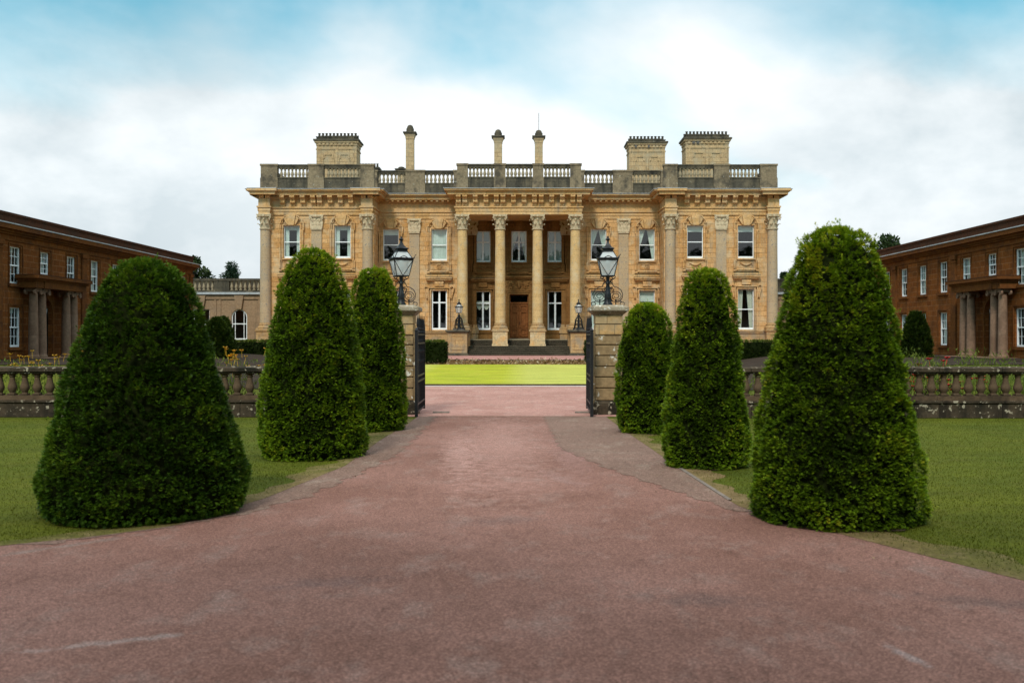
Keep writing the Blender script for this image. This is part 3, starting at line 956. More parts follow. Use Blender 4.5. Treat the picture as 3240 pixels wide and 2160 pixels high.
stack(727, 819, 94, 304, 321, 11)
stack(1445.5, 1527.5, 94, 311, 326, 10, .36)
stack(1575, 1674, 94, 300, 317, 12, .10)
for (x0, x1, y, n, d) in ((823, 869, 374.5, 7, 104), (1556, 1574, 377, 3, 104)):
    a = (x0 - 1199) / 2287 * d; b = (x1 - 1199) / 2287 * d
    zt = 2.35 - (y - 772) / 2287 * d
    mb = MB(); mb.box(a, b, d, d + 1.5, 14.3, zt - .5); mb.box(a - .12, b + .12, d - .12, d + 1.62, zt - .6, zt - .42)
    c = mb.build('chimney', M['dark'], MAN)
    pots(c, a, b, d + .4, zt - .42, n)


def flue(xc, d, ytop, ycap, rod=0):
    x = (xc - 1199) / 2287 * d
    zt = 2.35 - (ytop - 772) / 2287 * d; zc = 2.35 - (ycap - 772) / 2287 * d
    mb = MB(); mb.frus(.37, 14.3, .37, zc - .62, x, d); mb.frus(.40, zc - .62, .40, zc - .5, x, d); mb.frus(.40, zc - .5, .50, zc - .22, x, d)
    c = mb.build('chimney', M['chimney'], MAN)
    mb = MB(); mb.frus(.50, zc - .22, .62, zc - .1, x, d); mb.frus(.62, zc - .1, .62, zc, x, d)
    mb.build('chimney_cap', M['dark'], c)
    h = zt - zc
    mb = MB(); mb.lathe([(.36, 0), (.36, h * .5), (.30, h * .5), (.29, h * .7), (.22, h * .88), (.10, h * .97), (.02, h)], seg=14)
    mb.v = [(v[0] + x, v[1] + d, v[2] + zc) for v in mb.v]
    mb.build('chimney_pot', M['dark'], c, smooth=35)
    if rod:
        zr = 2.35 - (rod - 772) / 2287 * d
        mb = MB(); mb.tube([(x, d, zt - .1), (x, d, zr)], .022, 5)
        mb.build('lightning_rod', M['iron_black'], c)


flue(942, 94, 287, 305); flue(1144.3, 94, 297.5, 313.8); flue(1237.5, 94, 298.6, 314, 260)
flue(922, 102, 383, 389)


# surrounds ----------------------------------------------------------
def mir(path):
    return path + [(-a, b) for a, b in reversed(path)]


def upper_surround(u, D, mat, kind):
    z0, z1 = UPZ
    mp = lambda a, t, z: (X0 + u + a, D - t, z)
    mb = MB(mp)
    half = [(.99, 7.92), (.99, 8.55), (.93, 8.62), (.93, 11.05), (1.0, 11.12), (1.0, 11.66), (.88, 11.72), (.86, 11.90), (.70, 12.02), (.58, 12.20), (.36, 12.27)]
    mb.strip(mir(half), .10, -.01, .20)
    mb.strip(mir([(a - .12, z - .02) for a, z in half[:-1]] + [(.36, 12.13)]), .07, -.01, .12)
    mb.strip(mir([(.73, z0 - .1), (.73, z1 + .06)]), .10, -.01, .09)
    mb.box(-.74, .74, -.01, .17, z0 - .12, z0 - .005)
    mb.box(-.80, .80, -.01, .20, 7.80, 7.95); mb.box(-1.05, -.80, -.01, .15, 7.72, 7.86); mb.box(.80, 1.05, -.01, .15, 7.72, 7.86); mb.box(-.7, .7, -.01, .12, 7.70, 7.80)
    sr = mb.build('window_surround', mat, MAN)
    k = MB(mp)
    k.prism([(-.23, z1 + .004), (.23, z1 + .004), (.37, 12.315), (-.37, 12.315)], -.01, .34)
    for s in (-1, 1):
        k.prism([(s * .24, z1 + .01), (s * .40, z1 + .14), (s * .62, 12.0), (s * .38, 12.22)], -.01, .24)
    k.build('keystone', M['trim'] if mat is M['stone'] else mat, sr)
    o = MB(mp)
    if kind == 'garland':
        o.strip([(-.62, 8.0), (-.62, 8.58), (.62, 8.58), (.62, 8.0), (-.62, 8.0)], .05, -.01, .04)
        o.tube([(-.48 + .96 * i / 14, .09, 8.42 - .20 * math.sin(math.pi * i / 14)) for i in range(15)], [.03 + .045 * math.sin(math.pi * i / 14) for i in range(15)], 6)
        for s in (-1, 1): o.tube([(s * .5, .07, 8.46), (s * .52, .07, 8.2)], .035, 5)
        o.build('garland', mat, sr, smooth=50)
    else:
        o.strip([(-.60, 8.06), (-.60, 8.54), (.60, 8.54), (.60, 8.06), (-.60, 8.06)], .05, -.01, .05)
        o.strip([(.21 * math.cos(k * math.pi / 8), 8.3 + .21 * math.sin(k * math.pi / 8)) for k in range(17)], .06, -.01, .10)
        for k2 in range(8):
            a = k2 * math.pi / 4
            o.box(.09 * math.cos(a) - .035, .09 * math.cos(a) + .035, 0, .08, 8.3 + .09 * math.sin(a) - .035, 8.3 + .09 * math.sin(a) + .035)
        for s in (-1, 1): o.strip([(s * .52, 8.14), (s * .52, 8.46), (s * .3, 8.46)], .05, -.01, .05)
        o.build('rosette', mat, sr)


def lower_surround(u, D, mat, scroll=True):
    z0, z1 = LOZ
    mp = lambda a, t, z: (X0 + u + a, D - t, z)
    mb = MB(mp)
    mb.strip(mir([(.73, z0 - .1), (.73, z1 + .07)]), .11, -.01, .11)
    mb.strip(mir([(.87, z0 - .1), (.87, z1 - .7), (.93, z1 - .65), (.93, z1 + .22)]), .10, -.01, .20)
    mb.box(-.78, .78, -.01, .06, z1 + .27, 7.0)
    mb.box(-.38, .38, .05, .24, z1 + .36, z1 + .76)
    mb.box(-.95, .95, -.01, .14, 6.98, 7.08)
    sr = mb.build('window_surround', mat, MAN)
    h = MB(mp)
    h.box(-1.06, 1.06, -.01, .34, 7.08, 7.22); h.box(-1.13, 1.13, -.01, .44, 7.22, 7.33)
    h.build('hood', mat, sr)
    l = MB(mp); l.box(-1.14, 1.14, -.01, .45, 7.331, 7.37); l.build('lead_flashing', M['dark'], sr)
    if scroll:
        for s in (-1, 1):
            b = MB(mp)
            pts = [(.95, 6.42), (1.03, 6.56), (1.15, 6.60), (1.24, 6.52), (1.25, 6.36), (1.17, 6.10), (1.09, 5.85), (1.06, 5.55)]
            b.strip([(s * a, z) for a, z in pts], .085, -.01, .20)
            b.prism([(s * a, z) for a, z in [(.98, 6.42), (1.13, 6.54), (1.2, 6.4), (1.12, 6.1), (1.04, 5.8), (1.0, 5.55), (.98, 5.5)]], -.01, .07)
            b.build('scroll_bracket', mat, sr)


cu = {18.70: ('side pelmet', 'grey', 'side', 'cream'), 14.52: ('side pelmet', 'grey', 'side', ''), 10.89: ('grey', 'right', '', 'half'), 6.78: ('full', 'tied', '', 'pale')}
for s in (-1, 1):
    for D, us, gk in ((PAV, pav_u, 'garland'), (REC, rec_u, 'rosette')):
        for u in us:
            c = cu[u]
            i = 0 if s < 0 else 1
            a, b = s * u - HW, s * u + HW
            window(MAN, plane(D), a, b, *UPZ, 'sash', c[i])
            kind = 'cross' if (D == REC and s < 0) else 'sash'
            window(MAN, plane(D), a, b, *LOZ, kind, c[2 + i], split=.30 if kind == 'cross' else .5)
            upper_surround(s * u, D, M['stone'], gk)
            lower_surround(s * u, D, M['stone'])
for u, c1, c2 in ((-3.14, 'sheer', 'swag'), (0, 'tied', ''), (3.14, 'sheer', '')):
    window(MAN, plane(POR), u - HW, u + HW, *UPZ, 'cross', c1, split=.35)
    upper_surround(u, POR, M['portico'], 'garland')
    if u:
        window(MAN, plane(POR), u - HW, u + HW, *LOZ, 'cross', c2, split=.30)
        lower_surround(u, POR, M['portico'], False)

# plinth courses, string, front door -----------------------------------
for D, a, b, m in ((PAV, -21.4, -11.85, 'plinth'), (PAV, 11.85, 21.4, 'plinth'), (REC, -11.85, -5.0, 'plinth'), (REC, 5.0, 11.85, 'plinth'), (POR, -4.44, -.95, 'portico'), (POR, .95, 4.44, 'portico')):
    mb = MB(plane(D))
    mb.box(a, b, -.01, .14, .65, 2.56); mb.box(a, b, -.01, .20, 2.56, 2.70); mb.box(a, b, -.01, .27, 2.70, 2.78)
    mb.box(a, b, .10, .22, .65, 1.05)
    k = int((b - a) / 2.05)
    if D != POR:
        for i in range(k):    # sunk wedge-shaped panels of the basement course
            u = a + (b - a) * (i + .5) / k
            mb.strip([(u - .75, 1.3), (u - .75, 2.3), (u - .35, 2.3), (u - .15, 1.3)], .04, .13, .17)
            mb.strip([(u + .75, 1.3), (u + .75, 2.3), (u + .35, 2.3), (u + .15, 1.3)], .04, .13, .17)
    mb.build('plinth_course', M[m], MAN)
mp = plane(POR)
mb = MB(mp)
for s in (-1, 1):
    a, b = sorted((s * .02, s * .80))
    mb.box(a, b, -.21, -.17, 2.17, 5.16)
    for z0, z1 in ((2.35, 2.95), (3.1, 4.45), (4.58, 5.02)):
        l, r = a + .11, b - .11
        mb.strip([(l, z0), (l, z1), (r, z1), (r, z0), (l, z0)], .10, -.18, -.08)
        mb.box(l + .13, r - .13, -.18, -.12, z0 + .13, z1 - .13)
mb.box(-.80, .80, -.21, -.10, 5.16, 5.30); mb.box(-.80, -.74, -.2, -.11, 5.30, 5.96); mb.box(.74, .80, -.2, -.11, 5.30, 5.96); mb.box(-.74, .74, -.2, -.11, 5.90, 5.96)
mb.box(-.02, .02, -.2, -.12, 2.17, 5.16)
door = mb.build('front_door', M['wood'], MAN)
g = MB(mp); g.quad((-.74, -.16, 5.30), (.74, -.16, 5.30), (.74, -.16, 5.90), (-.74, -.16, 5.90)); g.build('transom_pane', M['glass'], door)
g = MB(mp); g.tube([(.07, -.10, 3.35), (.07, -.05, 3.4), (.07, -.05, 3.6), (.07, -.10, 3.65)], .02, 6); g.build('handle', M['iron_black'], door)
mb = MB(mp)
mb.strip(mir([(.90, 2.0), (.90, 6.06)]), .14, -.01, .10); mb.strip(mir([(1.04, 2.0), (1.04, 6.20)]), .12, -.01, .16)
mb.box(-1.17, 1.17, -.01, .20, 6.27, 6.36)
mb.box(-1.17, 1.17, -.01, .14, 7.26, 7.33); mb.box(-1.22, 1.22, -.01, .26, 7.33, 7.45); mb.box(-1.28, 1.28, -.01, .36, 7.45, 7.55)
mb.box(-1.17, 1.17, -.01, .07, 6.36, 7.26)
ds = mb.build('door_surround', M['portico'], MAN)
mb = MB(mp)
rr = random.Random(3)
for s in (-1, 1):     # carved foliage relief
    for k in range(7):
        cx, cz = s * (.18 + .15 * k), 6.8 + .22 * math.sin(k * 1.7)
        pts = []
        for q in range(12):
            a = q / 11 * 4.6 + k
            r = .17 * (1 - q / 14)
            pts.append((cx + r * math.cos(a), .10 + .03 * math.sin(q), cz + r * math.sin(a)))
        mb.tube(pts, [.045 - .002 * q for q in range(12)], 5)
mb.tube([(0, .12, 6.5), (.03, .14, 6.7), (-.02, .15, 6.95), (0, .12, 7.15)], [.08, .14, .13, .06], 7)
mb.build('carved_relief', M['portico'], ds, smooth=60)
for s in (-1, 1):    # pilaster string over the portico windows
    mb = MB(mp); a, b = sorted((s * 1.30, s * 4.44)); mb.box(a, b, -.01, .10, 7.42, 7.66)
    mb.build('string_course', M['portico'], MAN)
mb = MB(mp); mb.box(-.06, .06, -.13, -.11, 0, 0)
# notice card in the lower left portico window
mb = MB(mp); mb.box(-2.86, -2.72, -.33, -.31, 3.1, 3.3)
tag(mb.build('notice_card', M['white']), 'small white card standing inside the window beside the front door', 'notice card')

# steps and lamp pedestals ---------------------------------------------
mb = MB()
SR = [(80.05, .90), (80.38, 1.06), (80.71, 1.22), (81.04, 1.38), (81.37, 1.54), (82.7, 1.70), (83.05, 1.86), (83.4, 2.02)]
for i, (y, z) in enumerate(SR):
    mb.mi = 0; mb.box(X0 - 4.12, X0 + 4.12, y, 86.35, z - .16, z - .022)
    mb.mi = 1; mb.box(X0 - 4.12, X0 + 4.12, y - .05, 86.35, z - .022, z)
mb.box(X0 - 4.3, X0 + 4.3, 83.75, 86.3, 2.02, 2.10)
mb.box(X0 - .85, X0 + .85, 86.1, 86.6, 2.10, 2.16)
st = mb.build('front_steps', [M['step'], M['tread']], MAN)
for s in (-1, 1):
    mb = MB(plane(79.75))
    c = s * 4.93
    mb.mi = 1
    mb.box(c - .92, c + .92, -2.2, .12, .55, .88); mb.box(c - .86, c + .86, -2.2, .08, .88, 1.0)
    mb.mi = 0
    mb.box(c - .78, c + .78, -2.2, 0, 1.0, 2.62)
    mb.strip([(c - .52, 1.3), (c - .52, 2.4), (c + .52, 2.4), (c + .52, 1.3), (c - .52, 1.3)], .08, -.01, .05)
    mb.mi = 1
    mb.box(c - .86, c + .86, -2.2, .08, 2.62, 2.72); mb.box(c - .95, c + .95, -2.2, .17, 2.72, 2.86)
    mb.build('lamp_pedestal', [M['plinth'], M['dark']], MAN)


# ------------------------------------------------------------------ wings
def wing(side):
    s0 = 51.1 if side < 0 else 51.95
    root = empty('wing', (side * 26, 58, 1.1))
    mp = lambda a, t, z: (side * (26 - t), a, z)
    tag(root, 'brown ironstone wing with white sash windows and column porch, ' + ('left of the mansion' if side < 0 else 'right of the mansion'), 'building', 'service wings')
    far = 78.6
    lw = MB(mp)
    ups, los = [], []
    for k in range(-3, 9):
        c = s0 + 3.17 * k
        if c > far - 1.0: continue
        if k == 1: ups.append((c - .52, c + .52, 5.70, 6.92))
        else:
            ups.append((c - .56, c + .56, 5.04, 6.93)); los.append((c - .56, c + .56, 1.80, 3.82))
    dc = s0 + 3.17
    dop = (dc - .75, dc + .75, 1.15, 4.35, 'arch')
    wall(lw, 38, far, .4, 8.0, ups + los + [dop], .2)
    lw.mp = None
    xo, xi = side * 36, side * 26
    lw.quad((xi, far, .4), (xo, far, .4), (xo, far, 8.0), (xi, far, 8.0)); lw.quad((xo, 38, .4), (xo, far, .4), (xo, far, 8.0), (xo, 38, 8.0))
    lw.quad((xi, 38, .4), (xo, 38, .4), (xo, 38, 8.0), (xi, 38, 8.0))
    lw.build('wall', M['iron'], root)
    rm = MB(); rm.box(min(side * 28.9, side * 29.1), max(side * 28.9, side * 29.1), 38.2, far - .2, .5, 7.6)
    rm.build('inner_wall', M['room'], root)
    # cornice, lead line and parapet
    c = MB(mp)
    for z0, z1, p in ((7.20, 7.28, .05), (7.50, 7.60, .12), (7.60, 7.74, .22), (7.74, 7.98, .42)):
        c.box(38, far + p, -.03, p, z0, z1)
    c.build('cornice', M['iron_trim'], root)
    l = MB(mp); l.box(38, far + .45, -.1, .46, 7.98, 8.04); l.build('lead_flashing', M['lead'], root)
    p = MB(mp); p.box(38, far + .05, -.5, .02, 8.04, 8.50); p.box(38, far + .12, -.56, .09, 8.50, 8.62); p.build('parapet', M['iron_dark'], root)
    rf = MB(); rf.box(min(side * 35.9, side * 26.4), max(side * 35.9, side * 26.4), 38.1, far - .1, 7.95, 8.06); rf.build('roof', M['lead'], root)
    for cc in (s0 - 1.75, s0 + 3.17 * 2 + 1.55, s0 + 3.17 * 5 + 1.55, far - .55):
        q = MB(mp); q.box(cc - .33, cc + .33, -.01, .10, 1.0, 7.2); q.box(cc - .40, cc + .40, -.01, .17, 6.95, 7.2); q.box(cc - .36, cc + .36, -.01, .13, 6.75, 6.82)
        q.build('pilaster', M['iron_trim'], root)
    for (a, b, z0, z1) in ups + los:
        window(root, mp, a, b, z0, z1, 'grid', 'side' if rnd.random() < .45 else ('pelmet' if rnd.random() < .5 else ''), t=-.10, bot=.10)
        m = MB(mp)
        m.strip([(a - .14, z0), (a - .14, z1 + .14), (b + .14, z1 + .14), (b + .14, z0)], .07, -.01, .05)
        m.box(a - .22, b + .22, -.01, .12, z0 - .16, z0 - .004)
        m.build('window_surround', M['iron_trim'], root)
    # porch
    po = MB(mp)
    po.box(dc - 2.95, dc + 2.95, -.02, .95, 4.86, 5.22); po.box(dc - 2.1, dc + 2.1, .95, 1.0, 4.86, 5.22)
    po.box(dc - 3.05, dc + 3.05, -.02, 1.06, 5.22, 5.34); po.box(dc - 3.2, dc + 3.2, -.02, 1.22, 5.34, 5.5)
    pr = po.build('porch_entablature', M['iron_trim'], root)
    l = MB(mp); l.box(dc - 3.21, dc + 3.21, -.02, 1.23, 5.502, 5.54); l.build('lead_flashing', M['iron_dark'], pr)
    sb = MB(mp); sb.box(dc - 3.1, dc + 3.1, -.02, 1.6, 1.0, 1.22); sb.box(dc - 3.3, dc + 3.3, 1.6, 2.0, .9, 1.1); sb.build('porch_step', M['iron_col'], root)
    for q in (-2.42, -1.52, 1.30, 2.20):
        cm = MB(); cm.lathe([(.31, 1.22), (.31, 1.30), (.27, 1.34), (.255, 1.42)] + [(.25 - .04 * (k / 8) ** 1.6, 1.42 + 3.14 * k / 8) for k in range(9)], seg=18)
        cx, cy = side * (26 - .55), dc + q
        cm.v = [(v[0] + cx, v[1] + cy, v[2]) for v in cm.v]
        co = cm.build('porch_column', M['iron_col'], root, smooth=40)
        k = MB(lambda a, t, z: (cx - side * t, cy + a, z))
        k.box(-.34, .34, -.30, .30, 4.78, 4.86); k.box(-.30, .30, -.24, .24, 4.68, 4.78)
        for tt in (-.24, .24):
            for aa in (-.30, .30):
                k.strip([(aa + .11 * math.cos(x * math.pi / 5), 4.66 + .11 * math.sin(x * math.pi / 5)) for x in range(11)], .07, tt - .05, tt + .05)
                k.box(aa - .05, aa + .05, tt - .045, tt + .045, 4.61, 4.71)
        k.build('capital', M['iron_col'], co)
    ar = MB(mp)
    path = [(dc - .84, 1.2), (dc - .84, 3.6)] + [(dc + .84 * math.cos(R_(180 - 12 * k)), 3.6 + .84 * math.sin(R_(180 - 12 * k))) for k in range(1, 15)] + [(dc + .84, 3.6), (dc + .84, 1.2)]
    ar.strip(path, .15, -.01, .07); ar.box(dc - .12, dc + .12, -.01, .18, 4.38, 4.75)
    ar.build('door_arch', M['iron_trim'], root)
    d = MB(mp)
    d.box(dc - .74, dc + .74, -.50, -.42, 1.22, 3.42)
    for a, b in ((dc - .62, dc - .08), (dc + .08, dc + .62)):
        for z0, z1 in ((1.4, 2.1), (2.25, 3.25)):
            d.strip([(a, z0), (a, z1), (b, z1), (b, z0), (a, z0)], .05, -.43, -.38)
    d.box(dc - .74, dc + .74, -.5, -.36, 3.42, 3.52)
    do = d.build('door', M['wood'], root)
    f = MB(mp); f.quad((dc - .74, -.45, 3.52), (dc + .74, -.45, 3.52), (dc + .74, -.45, 4.36), (dc - .74, -.45, 4.36)); f.build('fanlight_pane', M['glass'], do)
    k = MB(mp); k.lathe([(.03, 0), (.05, .03), (.03, .06)], 0, 0, 8)
    k.v = [(v[0] + side * 25.6 - side * -.8, v[1] - 0, v[2]) for v in k.v]
    k = MB(mp); k.box(dc - .04, dc + .04, -.42, -.35, 2.28, 2.36); k.build('handle', M['white'], do)
    # lantern hanging in the arch
    h = MB(mp)
    h.tube([(dc, -.1, 4.33), (dc, -.1, 4.0)], .012, 4)
    hx, hy = side * 26.1, dc
    h.mp = None
    h.frus(.17, 3.86, .05, 4.0, hx, hy); h.frus(.19, 3.83, .19, 3.86, hx, hy); h.frus(.11, 3.42, .11, 3.45, hx, hy)
    for ax in (-1, 1):
        for ay in (-1, 1): h.tube([(hx + ax * .11, hy + ay * .11, 3.44), (hx + ax * .17, hy + ay * .17, 3.84)], .012, 4)
    ho = h.build('hanging_lantern', M['iron_black'], None)
    tag(ho, 'black hanging lantern in the arched doorway of the ' + ('left' if side < 0 else 'right') + ' brown wing', 'lantern', 'porch lanterns')
    g = MB(); g.frus(.105, 3.45, .165, 3.83, hx, hy); g.build('lantern_glass', M['lamp_glass'], ho)


wing(-1); wing(1)


# ------------------------------------------------------------------ link buildings
def linkb(side):
    root = empty('link_building', (side * 26, 86, .9))
    tag(root, 'low buff stone link with balustrade joining mansion to ' + ('the left wing' if side < 0 else 'the right wing'), 'building', 'link buildings')
    mp = lambda a, t, z: (side * a, 86 - t, z)
    ops = [(23.75, 25.1, 2.03, 4.68, 'arch'), (27.0, 28.4, 3.35, 4.68)]
    mb = MB(mp); wall(mb, 21.1, 33, .5, 6.1, ops, .2)
    mb.build('wall', M['link'], root)
    rm = MB(); rm.box(min(side * 21.2, side * 33), max(side * 21.2, side * 33), 89.5, 89.7, .5, 6.0); rm.build('inner_wall', M['room'], root)
    rm = MB(); rm.box(min(side * 21.2, side * 33), max(side * 21.2, side * 33), 86.2, 90, 6.0, 6.12); rm.build('roof', M['lead'], root)
    rm = MB(mp); rm.prism([(21.2, 6.1), (33, 6.1), (33, 7.25), (21.2, 7.25)], -2.6, -1.2); rm.build('raised_roof', M['dark'], root)
    t = MB(mp); t.box(21.1, 33, -.01, .10, 5.55, 5.95)
    for u in (22.2, 22.6, 26.0, 26.4, 29.3): t.box(u, u + .18, -.01, .06, .6, 5.55)
    t.build('string_course', M['link'], root)
    l = MB(mp); l.box(21.1, 33, -.02, .30, 5.95, 6.14); l.build('lead_flashing', M['lead'], root)
    for u, z in ((24.42, 4.68), (27.7, 4.70)):
        k = MB(mp)
        k.prism([(u - .22, z), (u + .22, z), (u + .42, 5.949), (u - .42, 5.949)], -.01, .2)
        k.build('keystone', M['link'], root)
    p = MB(mp)
    p.box(21.1, 33, -.35, .02, 6.14, 6.30); p.box(21.1, 33, -.38, .06, 7.12, 7.33)
    for a, b in ((21.1, 22.6), (25.3, 26.6), (29.2, 33)): p.box(a, b, -.34, .012, 6.30, 7.12)
    pa = p.build('parapet', M['bal_dark'] if False else M['dark'], root)
    for a, b, n in ((22.6, 25.3, 7), (26.6, 29.2, 7)):
        for i in range(n): link('baluster', BAL, pa, world=(side * (a + (b - a) * (i + .5) / n), 86.16, 6.30), scale=(1, 1, 1.04))
    # arched window
    a, b, z0, z1 = ops[0][:4]
    w = MB(mp); r = (b - a) / 2 - .04; cx = (a + b) / 2; cz = z1 - (b - a) / 2
    w.strip([(cx - r, z0 + .1), (cx - r, cz)] + [(cx + r * math.cos(R_(180 - 15 * q)), cz + r * math.sin(R_(180 - 15 * q))) for q in range(1, 12)] + [(cx + r, cz), (cx + r, z0 + .1)], .09, -.18, -.1)
    w.box(a, b, -.18, -.09, z0, z0 + .14); w.box(a + .08, b - .08, -.17, -.11, 3.38, 3.46)
    for u in (cx - .38, cx + .38): w.box(u - .025, u + .025, -.17, -.12, z0 + .14, cz + .42)
    wo = w.build('window', M['white'], root)
    g = MB(mp); g.quad((a, -.16, z0), (b, -.16, z0), (b, -.16, z1), (a, -.16, z1)); g.build('pane', M['glass'], wo)
    window(root, mp, *ops[1][:4], 'sash', '', split=.02, bot=.06)


linkb(-1); linkb(1)


# ------------------------------------------------------------------ gate piers, gates, lanterns
def pier(cx, front, label, side):
    root = empty('gate_pier', (cx, front + .42, 0))
    tag(root, label, 'gate pier', 'gate piers')
    c = (0, 0)
    mb = MB()
    zs = [.42, .80, 1.13, 1.45, 1.77, 2.09, 2.37]
    for k, (a, b) in enumerate(zip(zs, zs[1:])):
        j = .003 * ((k * 7) % 3)
        mb.frus(.40 + j, a + .018, .40 + j, b - .018); mb.frus(.37, b - .019, .37, b + .019)
    mb.mi = 1; mb.frus(.40, 2.388, .40, 2.70); mb.frus(.375, 2.69, .375, 2.725); mb.frus(.405, 2.72, .405, 2.98)
    bo = mb.build('pier_shaft', [M['pier'], M['pier_top']], root, local=(0, 0, 0))
    bv = bo.modifiers.new('bevel', 'BEVEL'); bv.width = .014; bv.segments = 2
    mb = MB(); mb.frus(.47, -.1, .47, .33); mb.frus(.47, .33, .41, .42)
    b2 = mb.build('pier_base', M['bal_dark'], root, local=(0, 0, 0))
    bv = b2.modifiers.new('bevel', 'BEVEL'); bv.width = .02; bv.segments = 2
    mb = MB(); mb.frus(.41, 2.97, .44, 3.0); mb.frus(.44, 3.0, .55, 3.10); mb.frus(.585, 3.10, .585, 3.22); mb.frus(.585, 3.22, .40, 3.285)
    b3 = mb.build('pier_cap', M['pier_cap'], root, local=(0, 0, 0))
    bv = b3.modifiers.new('bevel', 'BEVEL'); bv.width = .02; bv.segments = 2
    mb = MB(); mb.box(min(side * .40, side * .53), max(side * .40, side * .53), -.36, .30, -.05, 2.48)
    b4 = mb.build('gate_jamb', M['pier'], root, local=(0, 0, 0))
    bv = b4.modifiers.new('bevel', 'BEVEL'); bv.width = .015; bv.segments = 2
    return root


PL = (-3.66, 29.75); PR = (2.60, 29.75)
pier(*PL, 'weathered stone gate pier rising behind the tapered yew on the left of the drive', 1)
pier(*PR, 'weathered orange banded stone gate pier beside the short round yew', -1)


def gate(hx, side, label):
    """open leaf running back from hinge (hx, 28.95)"""
    L = 2.75
    root = empty('gate', (hx, 28.85, 0))
    root.rotation_euler = (0, 0, R_(1.0) * side)
    tag(root, label, 'gate', 'iron gates')
    def mk(name, mb, par=root, sm=0):
        return mb.build(name, M['iron_black'], par, local=(0, 0, 0), smooth=sm)
    mb = MB(); mb.box(-.045, .045, -.045, .045, .02, 2.50); mb.lathe([(.05, 2.50), (.06, 2.52), (.03, 2.56), (.01, 2.60)], 0, 0, 8); mk('hinge_stile', mb)
    mb = MB(); mb.box(-.035, .035, L - .04, L + .03, .06, 2.60); mb.lathe([(.04, 2.60), (.03, 2.7), (.005, 2.98)], 0, L, 6); mk('meeting_stile', mb)
    for z in (.14, .36, 1.02, 1.18, 2.14, 2.40):
        mb = MB(); mb.box(-.022, .022, .046, L - .041, z - .025, z + .025); mk('rail', mb)
    for i in range(1, 11):
        y = .045 + (L - .09) * i / 11
        mb = MB()
        top = 2.62 if i % 2 else 2.52
        mb.tube([(0, y, .12), (0, y, top)], .015, 6)
        mb.lathe([(.026, top - .07), (.036, top - .04), (.014, top - .01), (.030, top + .05), (.022, top + .14), (.012, top + .26), (.003, top + .38)], 0, y, 6)
        for z in (1.6, 1.9): mb.lathe([(.016, z - .05), (.03, z), (.016, z + .05)], 0, y, 6)
        mk('bar', mb, sm=40)
    for i in range(10):
        y = .045 + (L - .09) * (i + .5) / 11
        if i % 2 == 0:
            mb = MB(); mb.tube([(0, y + .06 * math.cos(a * math.pi / 5), 1.10 + .06 * math.sin(a * math.pi / 5)) for a in range(11)], .010, 4)
            mb.tube([(0, y + .07 * math.cos(a * math.pi / 5), 2.31 + .10 * math.sin(a * math.pi / 5)) for a in range(11)], .010, 4)
            mk('scroll_ring', mb)
    return root


gate(-3.06, 1, 'open black iron gate leaf beside the left stone pier, spiked bars seen nearly edge-on')
gate(2.02, -1, 'open black iron gate leaf beside the orange banded pier, seen edge-on')


def spiral(cx, cz, r0, r1, a0, turns, n=40, sx=1):
    return [(cx + sx * (r0 + (r1 - r0) * k / n) * math.cos(a0 + turns * 2 * math.pi * k / n), 0, cz + (r0 + (r1 - r0) * k / n) * math.sin(a0 + turns * 2 * math.pi * k / n)) for k in range(n + 1)]


